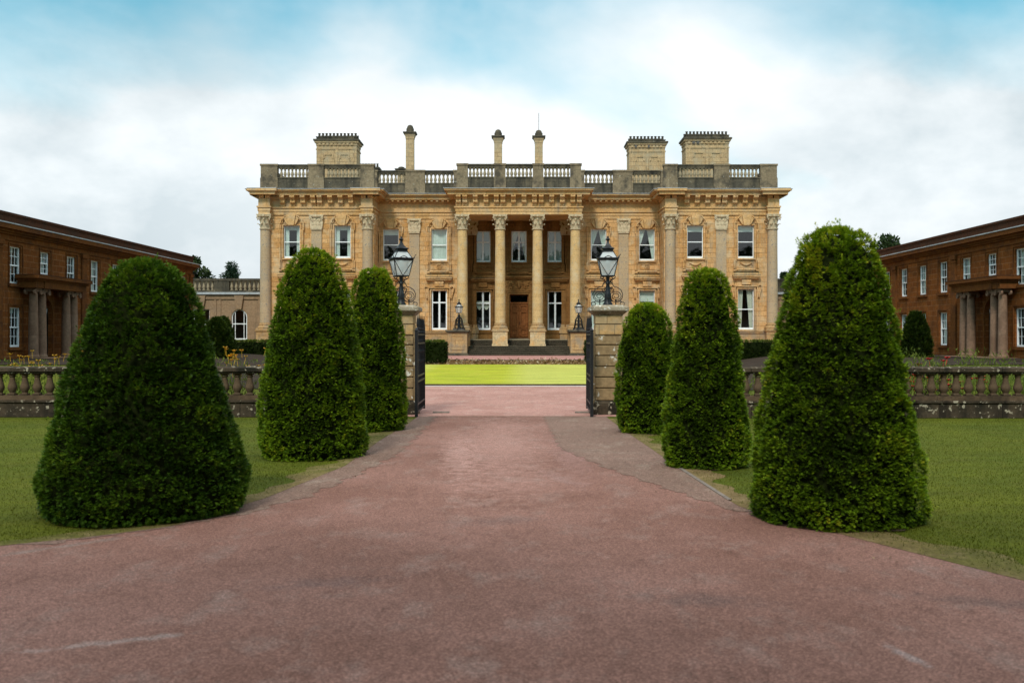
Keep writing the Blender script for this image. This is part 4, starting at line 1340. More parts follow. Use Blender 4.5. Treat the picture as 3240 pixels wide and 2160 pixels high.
def lantern(root, z, sc=1.0, seg=4, vbars=True):
    """glazed head with its base at z"""
    b, m, t = .205 * sc, .315 * sc, .165 * sc
    h1, h2 = .50 * sc, .22 * sc
    z1, z2 = z + h1, z + h1 + .05 * sc
    z3 = z2 + h2
    off = math.pi / seg
    def ring(r, zz):
        k = r / math.cos(math.pi / seg)
        return [(k * math.sin(2 * math.pi * i / seg + off), -k * math.cos(2 * math.pi * i / seg + off), zz) for i in range(seg)]
    fr = MB()
    A, B, C, D2, E = ring(b, z), ring(m, z1), ring(m + .02 * sc, z2), ring(m - .02 * sc, z2), ring(t, z3)
    for i in range(seg):
        j = (i + 1) % seg
        fr.tube([A[i], B[i]], .014 * sc, 5); fr.tube([D2[i], E[i]], .013 * sc, 5); fr.tube([A[i], A[j]], .016 * sc, 5)
        fr.tube([B[i], B[j]], .020 * sc, 5); fr.tube([C[i], C[j]], .022 * sc, 5); fr.tube([E[i], E[j]], .02 * sc, 5)
        fr.quad(B[i], B[j], C[j], C[i])
        mid = tuple((A[i][q] + A[j][q]) / 2 for q in range(3))
        if vbars:
            fr.tube([B[i], mid], .012 * sc, 5); fr.tube([B[j], mid], .012 * sc, 5)
        # cresting and corner horns
        cm = [tuple(C[i][q] * (1 - f) + C[j][q] * f for q in range(3)) for f in (.3, .4, .5, .6, .7)]
        hs = (.0, .035, .06, .035, .0)
        fr.tube([(p[0], p[1], p[2] + hh * sc + .01) for p, hh in zip(cm, hs)], .013 * sc, 4)
        o = C[i]; f = 1.0
        fr.tube([(o[0] * f, o[1] * f, o[2]), (o[0] * 1.06, o[1] * 1.06, o[2] + .05 * sc), (o[0] * 1.10, o[1] * 1.10, o[2] + .10 * sc), (o[0] * 1.16, o[1] * 1.16, o[2] + .115 * sc), (o[0] * 1.17, o[1] * 1.17, o[2] + .085 * sc)], .012 * sc, 4)
    # chimney crown and finial
    F = ring(t, z3 + .07 * sc)
    for i in range(seg): fr.quad(E[i], E[(i + 1) % seg], F[(i + 1) % seg], F[i])
    prof = [(t, z3 + .07 * sc), (.205 * sc, z3 + .09 * sc), (.205 * sc, z3 + .105 * sc), (.13 * sc, z3 + .14 * sc), (.075 * sc, z3 + .21 * sc), (.04 * sc, z3 + .29 * sc), (.028 * sc, z3 + .36 * sc)]
    rs = [fr.add(ring(r, zz)) for r, zz in prof]
    for a, c in zip(rs, rs[1:]):
        for i in range(seg): fr.face((a + i, a + (i + 1) % seg, c + (i + 1) % seg, c + i))
    fr.lathe([(.028 * sc, z3 + .35 * sc), (.07 * sc, z3 + .38 * sc), (.078 * sc, z3 + .405 * sc), (.05 * sc, z3 + .43 * sc), (.025 * sc, z3 + .45 * sc), (.035 * sc, z3 + .47 * sc), (.004, z3 + .50 * sc)], 0, 0, 10)
    fo = fr.build('lantern_frame', M['iron_black'], root, local=(0, 0, 0))
    g = MB()
    for i in range(seg):
        j = (i + 1) % seg
        g.quad(A[i], A[j], B[j], B[i]); g.quad(D2[i], D2[j], E[j], E[i])
    g.build('lantern_glass', M['lamp_glass'], root, local=(0, 0, 0))
    u = MB(); u.lathe([(.02 * sc, z2 - .02), (.055 * sc, z2 - .06 * sc), (.06 * sc, z2 - .22 * sc), (.03 * sc, z2 - .26 * sc)], 0, 0, 10)
    u.lathe([(.06 * sc, z2 - .36 * sc), (.065 * sc, z2 - .27 * sc)], 0, 0, 10)
    u.build('bulb', M['bulb'], root, local=(0, 0, 0), smooth=50)
    return z3 + .5 * sc


def gate_lamp(cx, cy, rz, label):
    root = empty('gate_lamp', (cx, cy, 3.285), rz)
    root.scale = (.93, .93, .95)
    tag(root, label, 'lamp', 'lanterns on the gate piers')
    mb = MB(); mb.lathe([(.16, 0), (.16, .05), (.12, .10), (.105, .2), (.125, .28), (.09, .40), (.075, .55), (.055, .66), (.075, .70), (.05, .76), (.055, .86), (.07, .9), (.09, .93)], 0, 0, 10)
    mb.build('stem', M['iron_black'], root, local=(0, 0, 0), smooth=45)
    sc = MB()
    for s in (-1, 1):
        for dy in ((0,) if True else ()):
            # big flat spiral, elliptic
            pts = [(s * .255, 0, .24)]
            pts = []
            for k in range(61):
                a = k / 60 * 2 * math.pi * 2.35
                r = .05 + .175 * k / 60
                pts.append((s * (.27 + r * math.cos(a + math.pi) * 1.0), 0, .29 + r * math.sin(a + math.pi) * .82))
            sc.tube(pts, .011, 4)
            sc.tube([(s * .10, 0, .14), (s * .25, 0, .115), (s * .38, 0, .14), (s * .47, 0, .10)] + [(s * (.47 + .075 * math.cos(a)), 0, .05 + .06 * math.sin(a)) for a in [1.2, .4, -.4, -1.2, -2.0, -2.8, -3.6, -4.4]], .013, 4)
            sc.tube([(s * .26, 0, 0), (s * .26, 0, .2)], .019, 5); sc.box(s * .26 - .035, s * .26 + .035, -.02, .02, .145, .165)
            sc.tube([(s * .07, 0, .78), (s * .14, 0, .70), (s * .19, 0, .60), (s * .30, 0, .575), (s * .42, 0, .50), (s * .485, 0, .36), (s * .46, 0, .22), (s * .38, 0, .14)], .013, 4)
            sc.tube([(q[0] * 1.0, 0, q[2]) for q in spiral(s * .135, .50, .085, .02, 1.4, 1.4 * s, 24)], .012, 4)
            # bracket under the lantern
            sc.tube([(s * .06, 0, .72), (s * .10, 0, .80), (s * .20, 0, .85), (s * .25, 0, .90)] + [(s * (.19 + .06 * math.cos(a)), 0, .90 + .05 * math.sin(a)) for a in [.5, 1.3, 2.1, 2.9, 3.7, 4.5]], .015, 4)
    for s in (-1, 1):
        n = len(sc.v)
        pts = [(0, s * q[0], q[1]) for q in [(.10, .12), (.22, .14), (.26, .25), (.22, .36), (.12, .45), (.09, .60), (.16, .80), (.2, .88)]]
        sc.tube(pts, .013, 4)
    sc.build('scrollwork', M['iron_black'], root, local=(0, 0, 0))
    lantern(root, .935, 1.0, 4)


gate_lamp(PL[0], PL[1] + .42, R_(22), 'black iron four-sided lantern with scrolls, turned at an angle on the left gate pier')
gate_lamp(PR[0], PR[1] + .42, R_(-2), 'black iron four-sided lantern with full scrolls, square-on atop the right gate pier')


def step_lamp(cx, label):
    root = empty('step_lamp', (cx, 80.6, 2.86))
    tag(root, label, 'lamp', 'lamps beside the front steps')
    mb = MB()
    for k in range(6):
        a = k * math.pi / 3 + .3
        ca, sa = math.cos(a), math.sin(a)
        prof = [(.50, .0), (.44, .10), (.36, .28), (.31, .5), (.28, .75), (.22, .92), (.12, 1.03), (.05, 1.08)]
        mb.tube([(r * ca, r * sa, z) for r, z in prof], .042, 5)
    for z, r in ((.12, .42), (.45, .33), (.72, .29)):
        mb.tube([(r * math.cos(q * math.pi / 6), r * math.sin(q * math.pi / 6), z) for q in range(13)], .028, 4)
    mb.lathe([(.20, 0), (.16, .1), (.08, .2), (.06, 1.0), (.09, 1.08), (.13, 1.16), (.06, 1.25), (.05, 1.34), (.10, 1.40)], 0, 0, 8)
    mb.frus(.42, -.0, .40, .06)
    mb.build('stem', M['iron_black'], root, local=(0, 0, 0), smooth=45)
    lantern(root, 1.38, .88, 6, False)


step_lamp(X0 - 4.84, 'small black lantern on arched iron base, on the pedestal left of the front steps')
step_lamp(X0 + 4.84, 'small black lantern on arched iron base, on the pedestal right of the front steps')


# ------------------------------------------------------------------ garden balustrades
mb = MB()
mb.box(-.105, .105, -.105, .105, 0, .05)
mb.lathe([(.09, .05), (.075, .08), (.10, .13), (.128, .19), (.13, .24), (.115, .30), (.09, .38), (.075, .47), (.07, .53), (.095, .545), (.095, .57), (.075, .58), (.09, .60)], seg=14)
mb.box(-.105, .105, -.105, .105, .60, .64)
GB = mb.mesh('baluster', M['bal_post'], smooth=40)


def balustrade(x0, x1, y, label, sp, seed):
    root = empty('balustrade', ((x0 + x1) / 2, y, 0))
    tag(root, label, 'balustrade', 'garden balustrades')
    mb = MB()
    mb.box(x0, x1, y - .22, y + .22, -.1, .44); mb.box(x0, x1, y - .27, y + .25, .44, .50)
    b = mb.build('plinth', M['bal_dark'], root)
    mb = MB(); mb.box(x0, x1, y - .17, y + .17, .50, .63)
    mb.build('base_rail', M['bal_post'], root)
    mb = MB(); mb.box(x0, x1, y - .16, y + .16, 1.27, 1.33); mb.box(x0, x1, y - .22, y + .22, 1.33, 1.43)
    n = mb.add([(x0, y - .22, 1.43), (x1, y - .22, 1.43), (x1, y + .22, 1.43), (x0, y + .22, 1.43), (x0, y, 1.475), (x1, y, 1.475)])
    for f in ((0, 1, 5, 4), (2, 3, 4, 5), (1, 2, 5), (3, 0, 4)): mb.face([n + i for i in f])
    mb.build('coping', M['bal_dark'], root)
    k = int((x1 - x0) / sp)
    for i in range(k):
        link('baluster', GB, root, world=(x0 + (i + .5) * (x1 - x0) / k, y, .63))


balustrade(-18.0, -4.12, 29.1, 'mossy stone balustrade left of the gate, yellow flowers behind it', .357, 1)
balustrade(3.06, 17.0, 28.75, 'dark stone balustrade right of the gate, red poppies behind it', .357, 2)


# ------------------------------------------------------------------ foliage
def norm(a):
    return a / np.maximum(np.linalg.norm(a, axis=1, keepdims=True), 1e-9)


def rhombi(Pt, D, S, L, Wd, tint, tip):
    """one kite per row: base, side, tip, side"""
    n = len(Pt)
    L = L[:, None]; Wd = Wd[:, None]
    v = np.stack([Pt, Pt + D * L * .45 + S * Wd * .5, Pt + D * L, Pt + D * L * .45 - S * Wd * .5], 1).reshape(-1, 3)
    t = np.stack([tint - .22, tint + .02, tint + tip, tint + .02], 1).reshape(-1)  # darker leaf base paints shade into the tint; paler tips are young growth
    return v, t


def tufts(rs, B, N, size, k=7, spread=.75, up=.25, tint0=None):
    """sprays of yew shoots at base points B with outward normals N"""
    n = len(B)
    Bk = np.repeat(B, k, 0); Nk = np.repeat(N, k, 0)
    tt = rs.uniform(.15, .6, n) if tint0 is None else tint0
    tk = np.repeat(tt, k) + rs.uniform(-.08, .12, n * k)
    J = rs.normal(size=(n * k, 3))
    D = Nk + J * spread * .6
    D[:, 2] += up
    D = norm(D)
    base = Bk + rs.normal(size=(n * k, 3)) * size * .28
    L = size * rs.uniform(.75, 1.6, n * k)
    S = norm(np.cross(D, rs.normal(size=(n * k, 3)) * .35 + np.array([0, 0, 1.0])))
    vs, ts = [], []
    v, t = rhombi(base, D, S, L, L * .17, tk, .26); vs.append(v); ts.append(t)
    for sg in (-1, 1):
        for pos, ln in ((.25, .45), (.55, .38)):
            D2 = norm(D * .75 + S * sg * .65)
            v, t = rhombi(base + D * (L * pos)[:, None], D2, norm(np.cross(D2, np.cross(D, S))), L * ln, L * .135, tk, .20)
            vs.append(v); ts.append(t)
    return np.concatenate(vs), np.concatenate(ts)


def yew(label, px, prof_px, d, ybase, dens, mat, seed, size=.085, ytop_tint=.35, strays=40, wide=1.0):
    """prof_px: (image height, half width) pairs at distance d; the crown is a solid of revolution with lumps"""
    rs = np.random.RandomState(seed)
    cx = (px - 1199) / 2287 * d
    prof = sorted([(2.35 - (y - 772) / 2287 * d, wide * w / 2287 * d) for y, w in prof_px])
    size *= .54; dens *= 3.4
    prof = [(max(.02, z - size * .5), max(.02, r - size * .85)) for z, r in prof]
    prof[0] = (.02, prof[0][1])
    Z = np.array([p[0] for p in prof]); Rr = np.array([p[1] for p in prof])
    zz = np.linspace(Z[0], Z[-1] - .01, 200); rr = np.interp(zz, Z, Rr)
    slope = np.gradient(rr, zz)
    dA = rr * np.sqrt(1 + slope ** 2)
    area = 2 * math.pi * np.trapz(dA, zz)
    n = int(area * dens)
    cdf = np.cumsum(dA); cdf = cdf / cdf[-1]
    z = np.interp(rs.rand(n), cdf, zz); th = rs.rand(n) * 2 * math.pi
    r = np.interp(z, zz, rr); sl = np.interp(z, zz, slope)
    ph = rs.rand(12) * 6.28
    bump = .022 * np.sin(3 * th + 2.1 * z + ph[0]) + .018 * np.sin(5 * th - 3.3 * z + ph[1]) + .014 * np.sin(9 * th + 7 * z + ph[2]) + .022 * np.sin(11.0 * z + 2 * np.sin(4 * th + ph[3]) + ph[4])
    r = r + bump - .015 - np.abs(rs.normal(size=n)) * .025
    B = np.stack([r * np.cos(th), r * np.sin(th), z], 1)
    N = norm(np.stack([np.cos(th), np.sin(th), -sl * .9], 1))
    h = (z - Z[0]) / (Z[-1] - Z[0])
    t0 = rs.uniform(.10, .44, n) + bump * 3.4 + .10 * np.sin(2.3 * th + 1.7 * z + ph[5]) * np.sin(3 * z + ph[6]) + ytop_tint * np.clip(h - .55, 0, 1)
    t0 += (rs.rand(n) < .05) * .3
    v, t = tufts(rs, B, N, size, 9, .60, .06, t0)
    # stray longer shoots
    ids = rs.choice(n, strays, p=(.06 + h ** 4) / np.sum(.06 + h ** 4))
    sb = np.repeat(B[ids], 5, 0) + np.repeat(N[ids], 5, 0) * np.tile(np.arange(5) * size * .55, strays)[:, None]
    sd = norm(np.repeat(N[ids] * .6 + np.array([0, 0, .9]) * h[ids][:, None] + rs.normal(size=(strays, 3)) * .25, 5, 0))
    sb = np.repeat(B[ids], 5, 0) + sd * np.tile(np.arange(5) * size * .6, strays)[:, None]
    v2, t2 = tufts(rs, sb, sd, size * .8, 3, .5, .1, np.repeat(t0[ids] + .12, 5))
    v = np.concatenate([v, v2]); t = np.concatenate([t, t2])
    v[:, 2] = np.maximum(v[:, 2], .01)
    q = np.arange(len(v)).reshape(-1, 4)
    root = empty('yew_tree', (cx, d, 0))
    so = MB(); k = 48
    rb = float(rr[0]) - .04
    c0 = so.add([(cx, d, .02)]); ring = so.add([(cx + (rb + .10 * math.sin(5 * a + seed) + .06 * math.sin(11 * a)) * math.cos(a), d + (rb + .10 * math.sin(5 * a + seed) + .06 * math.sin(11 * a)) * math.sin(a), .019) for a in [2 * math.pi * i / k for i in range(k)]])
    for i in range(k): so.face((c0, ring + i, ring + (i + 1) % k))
    tag(so.build('soil_contact_shade', M['earth']), kind='structure')  # dark earth disc, also painting contact shade under the yew
    tag(root, label, 'yew tree', 'clipped yews along the drive')
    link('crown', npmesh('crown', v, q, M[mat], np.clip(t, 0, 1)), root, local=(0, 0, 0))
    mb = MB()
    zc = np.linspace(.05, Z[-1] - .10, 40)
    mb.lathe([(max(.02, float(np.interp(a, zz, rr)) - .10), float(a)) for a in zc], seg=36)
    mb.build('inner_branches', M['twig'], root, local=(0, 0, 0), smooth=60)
    mb = MB(); mb.lathe([(.16, -.1), (.13, .3), (.10, 1.2)], seg=10); mb.build('trunk', M['bark'], root, local=(0, 0, 0))
    return root


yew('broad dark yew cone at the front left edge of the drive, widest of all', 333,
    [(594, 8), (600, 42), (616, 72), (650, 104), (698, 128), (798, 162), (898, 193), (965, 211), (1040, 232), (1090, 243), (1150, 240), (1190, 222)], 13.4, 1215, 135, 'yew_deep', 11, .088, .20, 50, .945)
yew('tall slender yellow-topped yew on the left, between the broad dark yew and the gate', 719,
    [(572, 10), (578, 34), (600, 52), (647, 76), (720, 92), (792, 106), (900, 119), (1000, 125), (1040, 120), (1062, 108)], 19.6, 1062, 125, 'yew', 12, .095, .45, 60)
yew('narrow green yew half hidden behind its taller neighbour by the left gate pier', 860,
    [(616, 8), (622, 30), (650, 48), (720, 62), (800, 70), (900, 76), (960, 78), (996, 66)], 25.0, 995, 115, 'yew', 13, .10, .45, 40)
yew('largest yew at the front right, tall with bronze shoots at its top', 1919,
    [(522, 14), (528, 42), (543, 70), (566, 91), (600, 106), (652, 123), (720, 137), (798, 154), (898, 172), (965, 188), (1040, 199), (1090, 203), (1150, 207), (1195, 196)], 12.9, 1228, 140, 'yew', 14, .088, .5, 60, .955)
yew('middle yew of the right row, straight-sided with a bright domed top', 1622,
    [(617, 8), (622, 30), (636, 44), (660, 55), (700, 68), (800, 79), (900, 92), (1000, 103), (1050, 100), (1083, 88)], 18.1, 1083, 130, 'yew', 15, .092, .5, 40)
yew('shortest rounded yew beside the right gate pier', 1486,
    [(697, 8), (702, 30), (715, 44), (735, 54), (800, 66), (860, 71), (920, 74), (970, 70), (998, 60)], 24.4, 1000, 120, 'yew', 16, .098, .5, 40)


def small_yew(label, px, d, ytop, ybot, half, seed):
    rs = np.random.RandomState(seed)
    cx = (px - 1199) / 2287 * d; g = G(cx, d)
    zt = 2.35 - (ytop - 772) / 2287 * d; r0 = half / 2287 * d
    n = 900
    f = rs.rand(n) ** .8; th = rs.rand(n) * 6.283
    R = r0 * np.clip(1 - f ** 2.6, 0, 1) ** .5 * (1 - .25 * f) * (1 + .05 * np.sin(5 * th + 9 * f))
    B = np.stack([R * np.cos(th), R * np.sin(th), f * (zt - g) * .98], 1); N = norm(np.stack([np.cos(th), np.sin(th), .3 + f], 1))
    v, t = tufts(rs, B, N, .17, 7, .7, .2)
    root = empty('yew_cone', (cx, d, g)); tag(root, label, 'yew cone', 'small yews in the courtyard')
    link('crown', npmesh('crown', v, np.arange(len(v)).reshape(-1, 4), M['hedge'], np.clip(t, 0, 1)), root, local=(0, 0, 0))
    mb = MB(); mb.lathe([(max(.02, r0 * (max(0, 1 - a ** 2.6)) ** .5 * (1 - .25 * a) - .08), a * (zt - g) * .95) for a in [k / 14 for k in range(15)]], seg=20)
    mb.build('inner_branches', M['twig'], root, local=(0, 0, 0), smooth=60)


small_yew('small dark yew cone beyond the left balustrade, nearer of an overlapping pair', 498, 58, 733, 838, 34, 21)
small_yew('small dark yew cone beyond the left balustrade, partly behind its twin', 512, 63, 731, 838, 25, 22)
small_yew('small dark yew cone standing before the right brown wing', 2104, 56, 719, 838, 31, 23)


def hedge(x0, x1, y0, y1, z0, z1, label, seed):
    rs = np.random.RandomState(seed)
    root = empty('hedge', ((x0 + x1) / 2, (y0 + y1) / 2, z0)); tag(root, label, 'hedge', 'clipped hedges by the terrace')
    Bs, Ns = [], []
    def face(n, f, nrm):
        a, b = rs.rand(n), rs.rand(n)
        Bs.append(f(a, b)); Ns.append(np.tile(np.array(nrm, float), (n, 1)))
    X = lambda a: x0 + (x1 - x0) * a
    Y = lambda a: y0 + (y1 - y0) * a
    Zf = lambda a: z0 + (z1 - z0) * a
    dn = 42
    face(int((x1 - x0) * (z1 - z0) * dn), lambda a, b: np.stack([X(a), 0 * a + y0, Zf(b)], 1), (0, -1, 0))
    face(int((x1 - x0) * (y1 - y0) * dn), lambda a, b: np.stack([X(a), Y(b), 0 * a + z1], 1), (0, 0, 1))
    for xx, nx in ((x0, -1), (x1, 1)): face(int((z1 - z0) * (y1 - y0) * dn * 1.3), lambda a, b: np.stack([0 * a + xx, Y(a), Zf(b)], 1), (nx, 0, 0))
    B = np.concatenate(Bs); N = np.concatenate(Ns)
    B = B - N * .05
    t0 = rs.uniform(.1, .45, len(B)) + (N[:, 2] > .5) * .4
    v, t = tufts(rs, B, N, .13, 6, .7, .15, t0)
    v = v - np.array([(x0 + x1) / 2, (y0 + y1) / 2, z0])
    link('foliage', npmesh('foliage', v, np.arange(len(v)).reshape(-1, 4), M['hedge'], np.clip(t, 0, 1)), root, local=(0, 0, 0))
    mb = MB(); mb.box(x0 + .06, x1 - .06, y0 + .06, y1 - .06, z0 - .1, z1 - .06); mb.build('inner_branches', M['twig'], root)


hedge(-7.5, -5.25, 68.2, 69.9, .3, 1.98, 'clipped box hedge ending left of the steps, nearest the left gate leaf', 31)
hedge(4.42, 7.0, 68.2, 69.9, .3, 1.98, 'clipped box hedge right of the steps, edge showing past the right gate leaf', 32)
hedge(-20.2, -9.0, 67.0, 68.4, .6, 2.0, 'long dark clipped hedge before the mansion, left of the drive yews', 33)
hedge(9.0, 18.5, 67.0, 68.4, .6, 2.0, 'long dark clipped hedge before the mansion, right of the drive yews', 34)


def tree(label, px, d, ytop, half, kind, seed, mat='tree', name='tree'):
    rs = np.random.RandomState(seed)
    cx = (px - 1199) / 2287 * d; zt = 2.35 - (ytop - 772) / 2287 * d; R = half / 2287 * d
    g = .74
    root = empty(name, (cx, d, g)); tag(root, label, 'tree', 'trees behind the wings')
    H = zt - g
    cl = []
    for k in range(34):
        a = rs.rand() * 6.283; f = rs.rand() ** .6
        hh = .35 + .62 * rs.rand()
        prof = math.sin(min(1, max(0.02, (1.02 - hh) / .62)) * math.pi * .62) if kind == 'round' else max(.06, 1.0 - hh) * 1.5
        rad = R * min(1, prof)
        cl.append((rad * f * math.cos(a), rad * f * math.sin(a), H * hh))
    cl.append((0, 0, H * .96))
    n = 130
    Bs, Ns = [], []
    for c in cl:
        s = R * rs.uniform(.16, .26)
        q = norm(rs.normal(size=(n, 3)))
        rr = s * rs.uniform(.5, 1.1, n)[:, None]
        Bs.append(np.array(c) + q * rr * np.array([1, 1, .8])); Ns.append(q)
    B = np.concatenate(Bs); N = np.concatenate(Ns)
    n = len(B)
    D = norm(N + rs.normal(size=(n, 3)) * .8 + np.array([0, 0, .3])); S = norm(np.cross(D, rs.normal(size=(n, 3))))
    L = rs.uniform(.22, .48, n); t = np.repeat(rs.uniform(.1, .6, len(cl)), n // len(cl)) + rs.uniform(-.1, .2, n)
    v, tt = rhombi(B, D, S, L, L * (.55 if kind == 'round' else .3), t, .2)
    link('crown', npmesh('crown', v, np.arange(len(v)).reshape(-1, 4), M[mat], np.clip(tt, 0, 1)), root, local=(0, 0, 0))
    mb = MB(); mb.tube([(0, 0, -.2), (.05, 0, H * .3), (0, .1, H * .6), (.05, 0, H * .92)], [R * .07, R * .055, R * .035, R * .01], 8)
    for c in cl[::3]:
        mb.tube([(0, 0, c[2] * .6), (c[0] * .5, c[1] * .5, c[2] * .82), c], [R * .025, R * .016, R * .006], 5)
    mb.build('trunk', M['bark'], root, local=(0, 0, 0), smooth=60)


tree('spiky dark conifer behind the left link building', 531, 108, 602, 52, 'cone', 41, 'spruce', 'conifer_tree')
tree('broad leafy tree showing behind the end of the left wing', 446, 112, 592, 52, 'round', 42)
tree('airy leafy tree rising above the right wing roof behind the largest yew', 2035, 104, 541, 72, 'round', 43)
tree('small leafy tree showing past the right corner of the mansion', 1806, 116, 627, 30, 'round', 44)


# flower bed plants behind the balustrades -----------------------------------
def herb(name, x, y, h, w, mat, petal, nfl, seed, label, cat, group, fz=None, leafw=.028):
    rs = np.random.RandomState(seed)
    g = G(x, y)
    root = empty(name, (x, y, g)); tag(root, label, cat, group)
    n = 190
    f = rs.rand(n)
    B = np.stack([rs.normal(size=n) * w * .35, rs.normal(size=n) * w * .25, f * h * .85], 1)
    D = norm(np.stack([rs.normal(size=n) * .6, rs.normal(size=n) * .6, np.full(n, .8)], 1)); S = norm(np.cross(D, rs.normal(size=(n, 3))))
    L = rs.uniform(.08, .2, n)
    v, t = rhombi(B, D, S, L, np.full(n, leafw) * rs.uniform(.7, 1.5, n), rs.uniform(.15, .75, n), .15)
    k = 10     # stems
    sb = np.stack([rs.normal(size=k) * w * .25, rs.normal(size=k) * w * .2, np.zeros(k)], 1); sd = norm(np.stack([rs.normal(size=k) * .18, rs.normal(size=k) * .18, np.ones(k)], 1))
    v2, t2 = rhombi(sb, sd, norm(np.cross(sd, rs.normal(size=(k, 3)))), h * rs.uniform(.7, 1.05, k), np.full(k, .014), np.full(k, .4), .1)
    v = np.concatenate([v, v2]); t = np.concatenate([t, t2])
    link('foliage', npmesh('foliage', v, np.arange(len(v)).reshape(-1, 4), M[mat], np.clip(t, 0, 1)), root, local=(0, 0, 0))
    for i in range(nfl):
        mb = MB()
        j = i % k
        c = Vector(sb[j]) + Vector(sd[j]) * h * rs.uniform(.75, 1.08)
        if fz: c.z = rs.uniform(*fz)
        r = rs.uniform(.035, .055) * (1.6 if petal == 'petal_red' else 1.25)
        c.y -= .22
        mb.tube([(c.x * .9, c.y, max(0.02, c.z - .22)), tuple(c)], .004, 3)
        mb.lathe([(.006, c.z - .02), (r * .6, c.z - .008), (r, c.z + .012), (r * .8, c.z + .02), (.012, c.z + .008)], c.x, c.y, 7)
        for q in range(5):
            a = q * 1.2566 + i
            p = Vector((math.cos(a), math.sin(a), .35)).normalized() * r * 1.5
            s_ = Vector((-math.sin(a), math.cos(a), 0)) * r * .7
            mb.quad(tuple(c), tuple(c + p * .7 + s_), tuple(c + p), tuple(c + p * .7 - s_))
        mb.build('flower', M[petal], root, local=(0, 0, 0))


k = 0
rh = random.Random(5)
for i in range(30):
    x = -15.8 + i * .38 + rh.uniform(-.12, .12)
    tall = rh.uniform(1.6, 1.98)
    nf = rh.choice([4, 5, 6, 8])
    herb('flower_plant', x, 29.75 + rh.uniform(0, .7), tall, .42, 'herb', 'petal_yellow' if i < 22 else ('petal_white' if i % 2 else 'petal_yellow'), nf, 100 + i,
         'leafy plant with small %s flowers behind the mossy left balustrade' % ('yellow' if i < 22 or i % 2 == 0 else 'white'), 'flower plant', ('yellow' if i < 22 or i % 2 == 0 else 'white') + ' flowering plants behind the left balustrade')
for i in range(30):
    x = 4.4 + i * .38 + rh.uniform(-.12, .12)
    red = 5 if i in (18, 19, 20, 21, 22, 23, 24) else (1 if i % 3 == 0 else 0)
    tall = rh.uniform(1.25, 1.75) if i not in (20, 21, 23, 24, 27) else rh.uniform(1.95, 2.3)
    herb('poppy_plant' if red else 'bed_plant', x, 29.4 + rh.uniform(0, .7), tall, .42, 'herb', 'petal_red', red, 200 + i,
         ('poppy plant with red flowers' if red else 'green leafy bed plant without flowers') + ' behind the dark right balustrade', 'flower plant', ('red poppies' if red else 'leafy plants') + ' behind the right balustrade', (.72, 1.25) if i != 21 else (1.4, 1.75))
for i in range(12):
    herb('bed_plant', 10.2 + i * .5 + rh.uniform(-.1, .1), 30.7 + rh.uniform(0, .6), rh.uniform(1.6, 2.3), .55, 'herb', 'petal_red', 0, 400 + i,
         'green leafy bed plant without flowers behind the dark right balustrade', 'flower plant', 'leafy plants behind the right balustrade')
herb('purple_shrub', P(2108, 830, 32)[0], 30.9, 1.55, 1.1, 'purple', 'petal_red', 0, 300, 'low purple-leaved shrub behind the balustrade, beside the largest yew', 'shrub', None, leafw=.08)

# grass blades on the nearer lawns ---------------------------------------------
rs = np.random.RandomState(77)
n = 260000
y = 8.2 + 20.3 * rs.rand(n) ** 1.6
side = rs.rand(n) < .5
span = np.where(side, 12.5, 15.0)
off = rs.rand(n) ** 1.2 * span
e = np.array([DR(a) if s_ else DL(a) for a, s_ in zip(y, side)])
x = np.where(side, e + .08 + off, e - .08 - off)
keep = (np.abs(x) < .56 * y + 1.2) & ((off > .46) | (rs.rand(n) < .15 + off * 1.1))
x, y, off = x[keep], y[keep], off[keep]
n = len(x)
B = np.stack([x, y, np.full(n, .0)], 1)
D = norm(np.stack([rs.normal(size=n) * .45, rs.normal(size=n) * .45, np.ones(n)], 1)); S = norm(np.cross(D, rs.normal(size=(n, 3))))
L = rs.uniform(.018, .042, n) * np.where(off < .35, 1.2, 1.0)
v, t = rhombi(B, D, S, L, np.full(n, .008), rs.uniform(.2, .6, n) + np.where(off < .45, .35, 0) * rs.rand(n), .15)
g = link('grass', npmesh('grass', v, np.arange(len(v)).reshape(-1, 4), M['blade'], np.clip(t, 0, 1)))
tag(g, kind='stuff')
n = 900
y = rs.uniform(8.5, 28, n); sd_ = rs.rand(n) < .5
e = np.array([DR(a) if q else DL(a) for a, q in zip(y, sd_)])
x = np.where(sd_, e - rs.rand(n) ** 2 * 1.3, e + rs.rand(n) ** 2 * 1.3)
B = np.stack([x, y, np.full(n, .022)], 1)
D = norm(np.stack([rs.normal(size=n), rs.normal(size=n), rs.normal(size=n) * .12], 1)); S = norm(np.cross(D, np.stack([rs.normal(size=n) * .2, rs.normal(size=n) * .2, np.ones(n)], 1)))
M['fallen'] = leaf_mat('dry brown leaves', [(.0, (.05, .03, .018)), (.6, (.13, .075, .035)), (.93, (.30, .22, .12))], .1)
v, t = rhombi(B, D, S, rs.uniform(.015, .05, n), rs.uniform(.008, .025, n), rs.rand(n), .0)
tag(link('fallen_leaves', npmesh('fallen_leaves', v, np.arange(len(v)).reshape(-1, 4), M['fallen'], t)), kind='stuff')
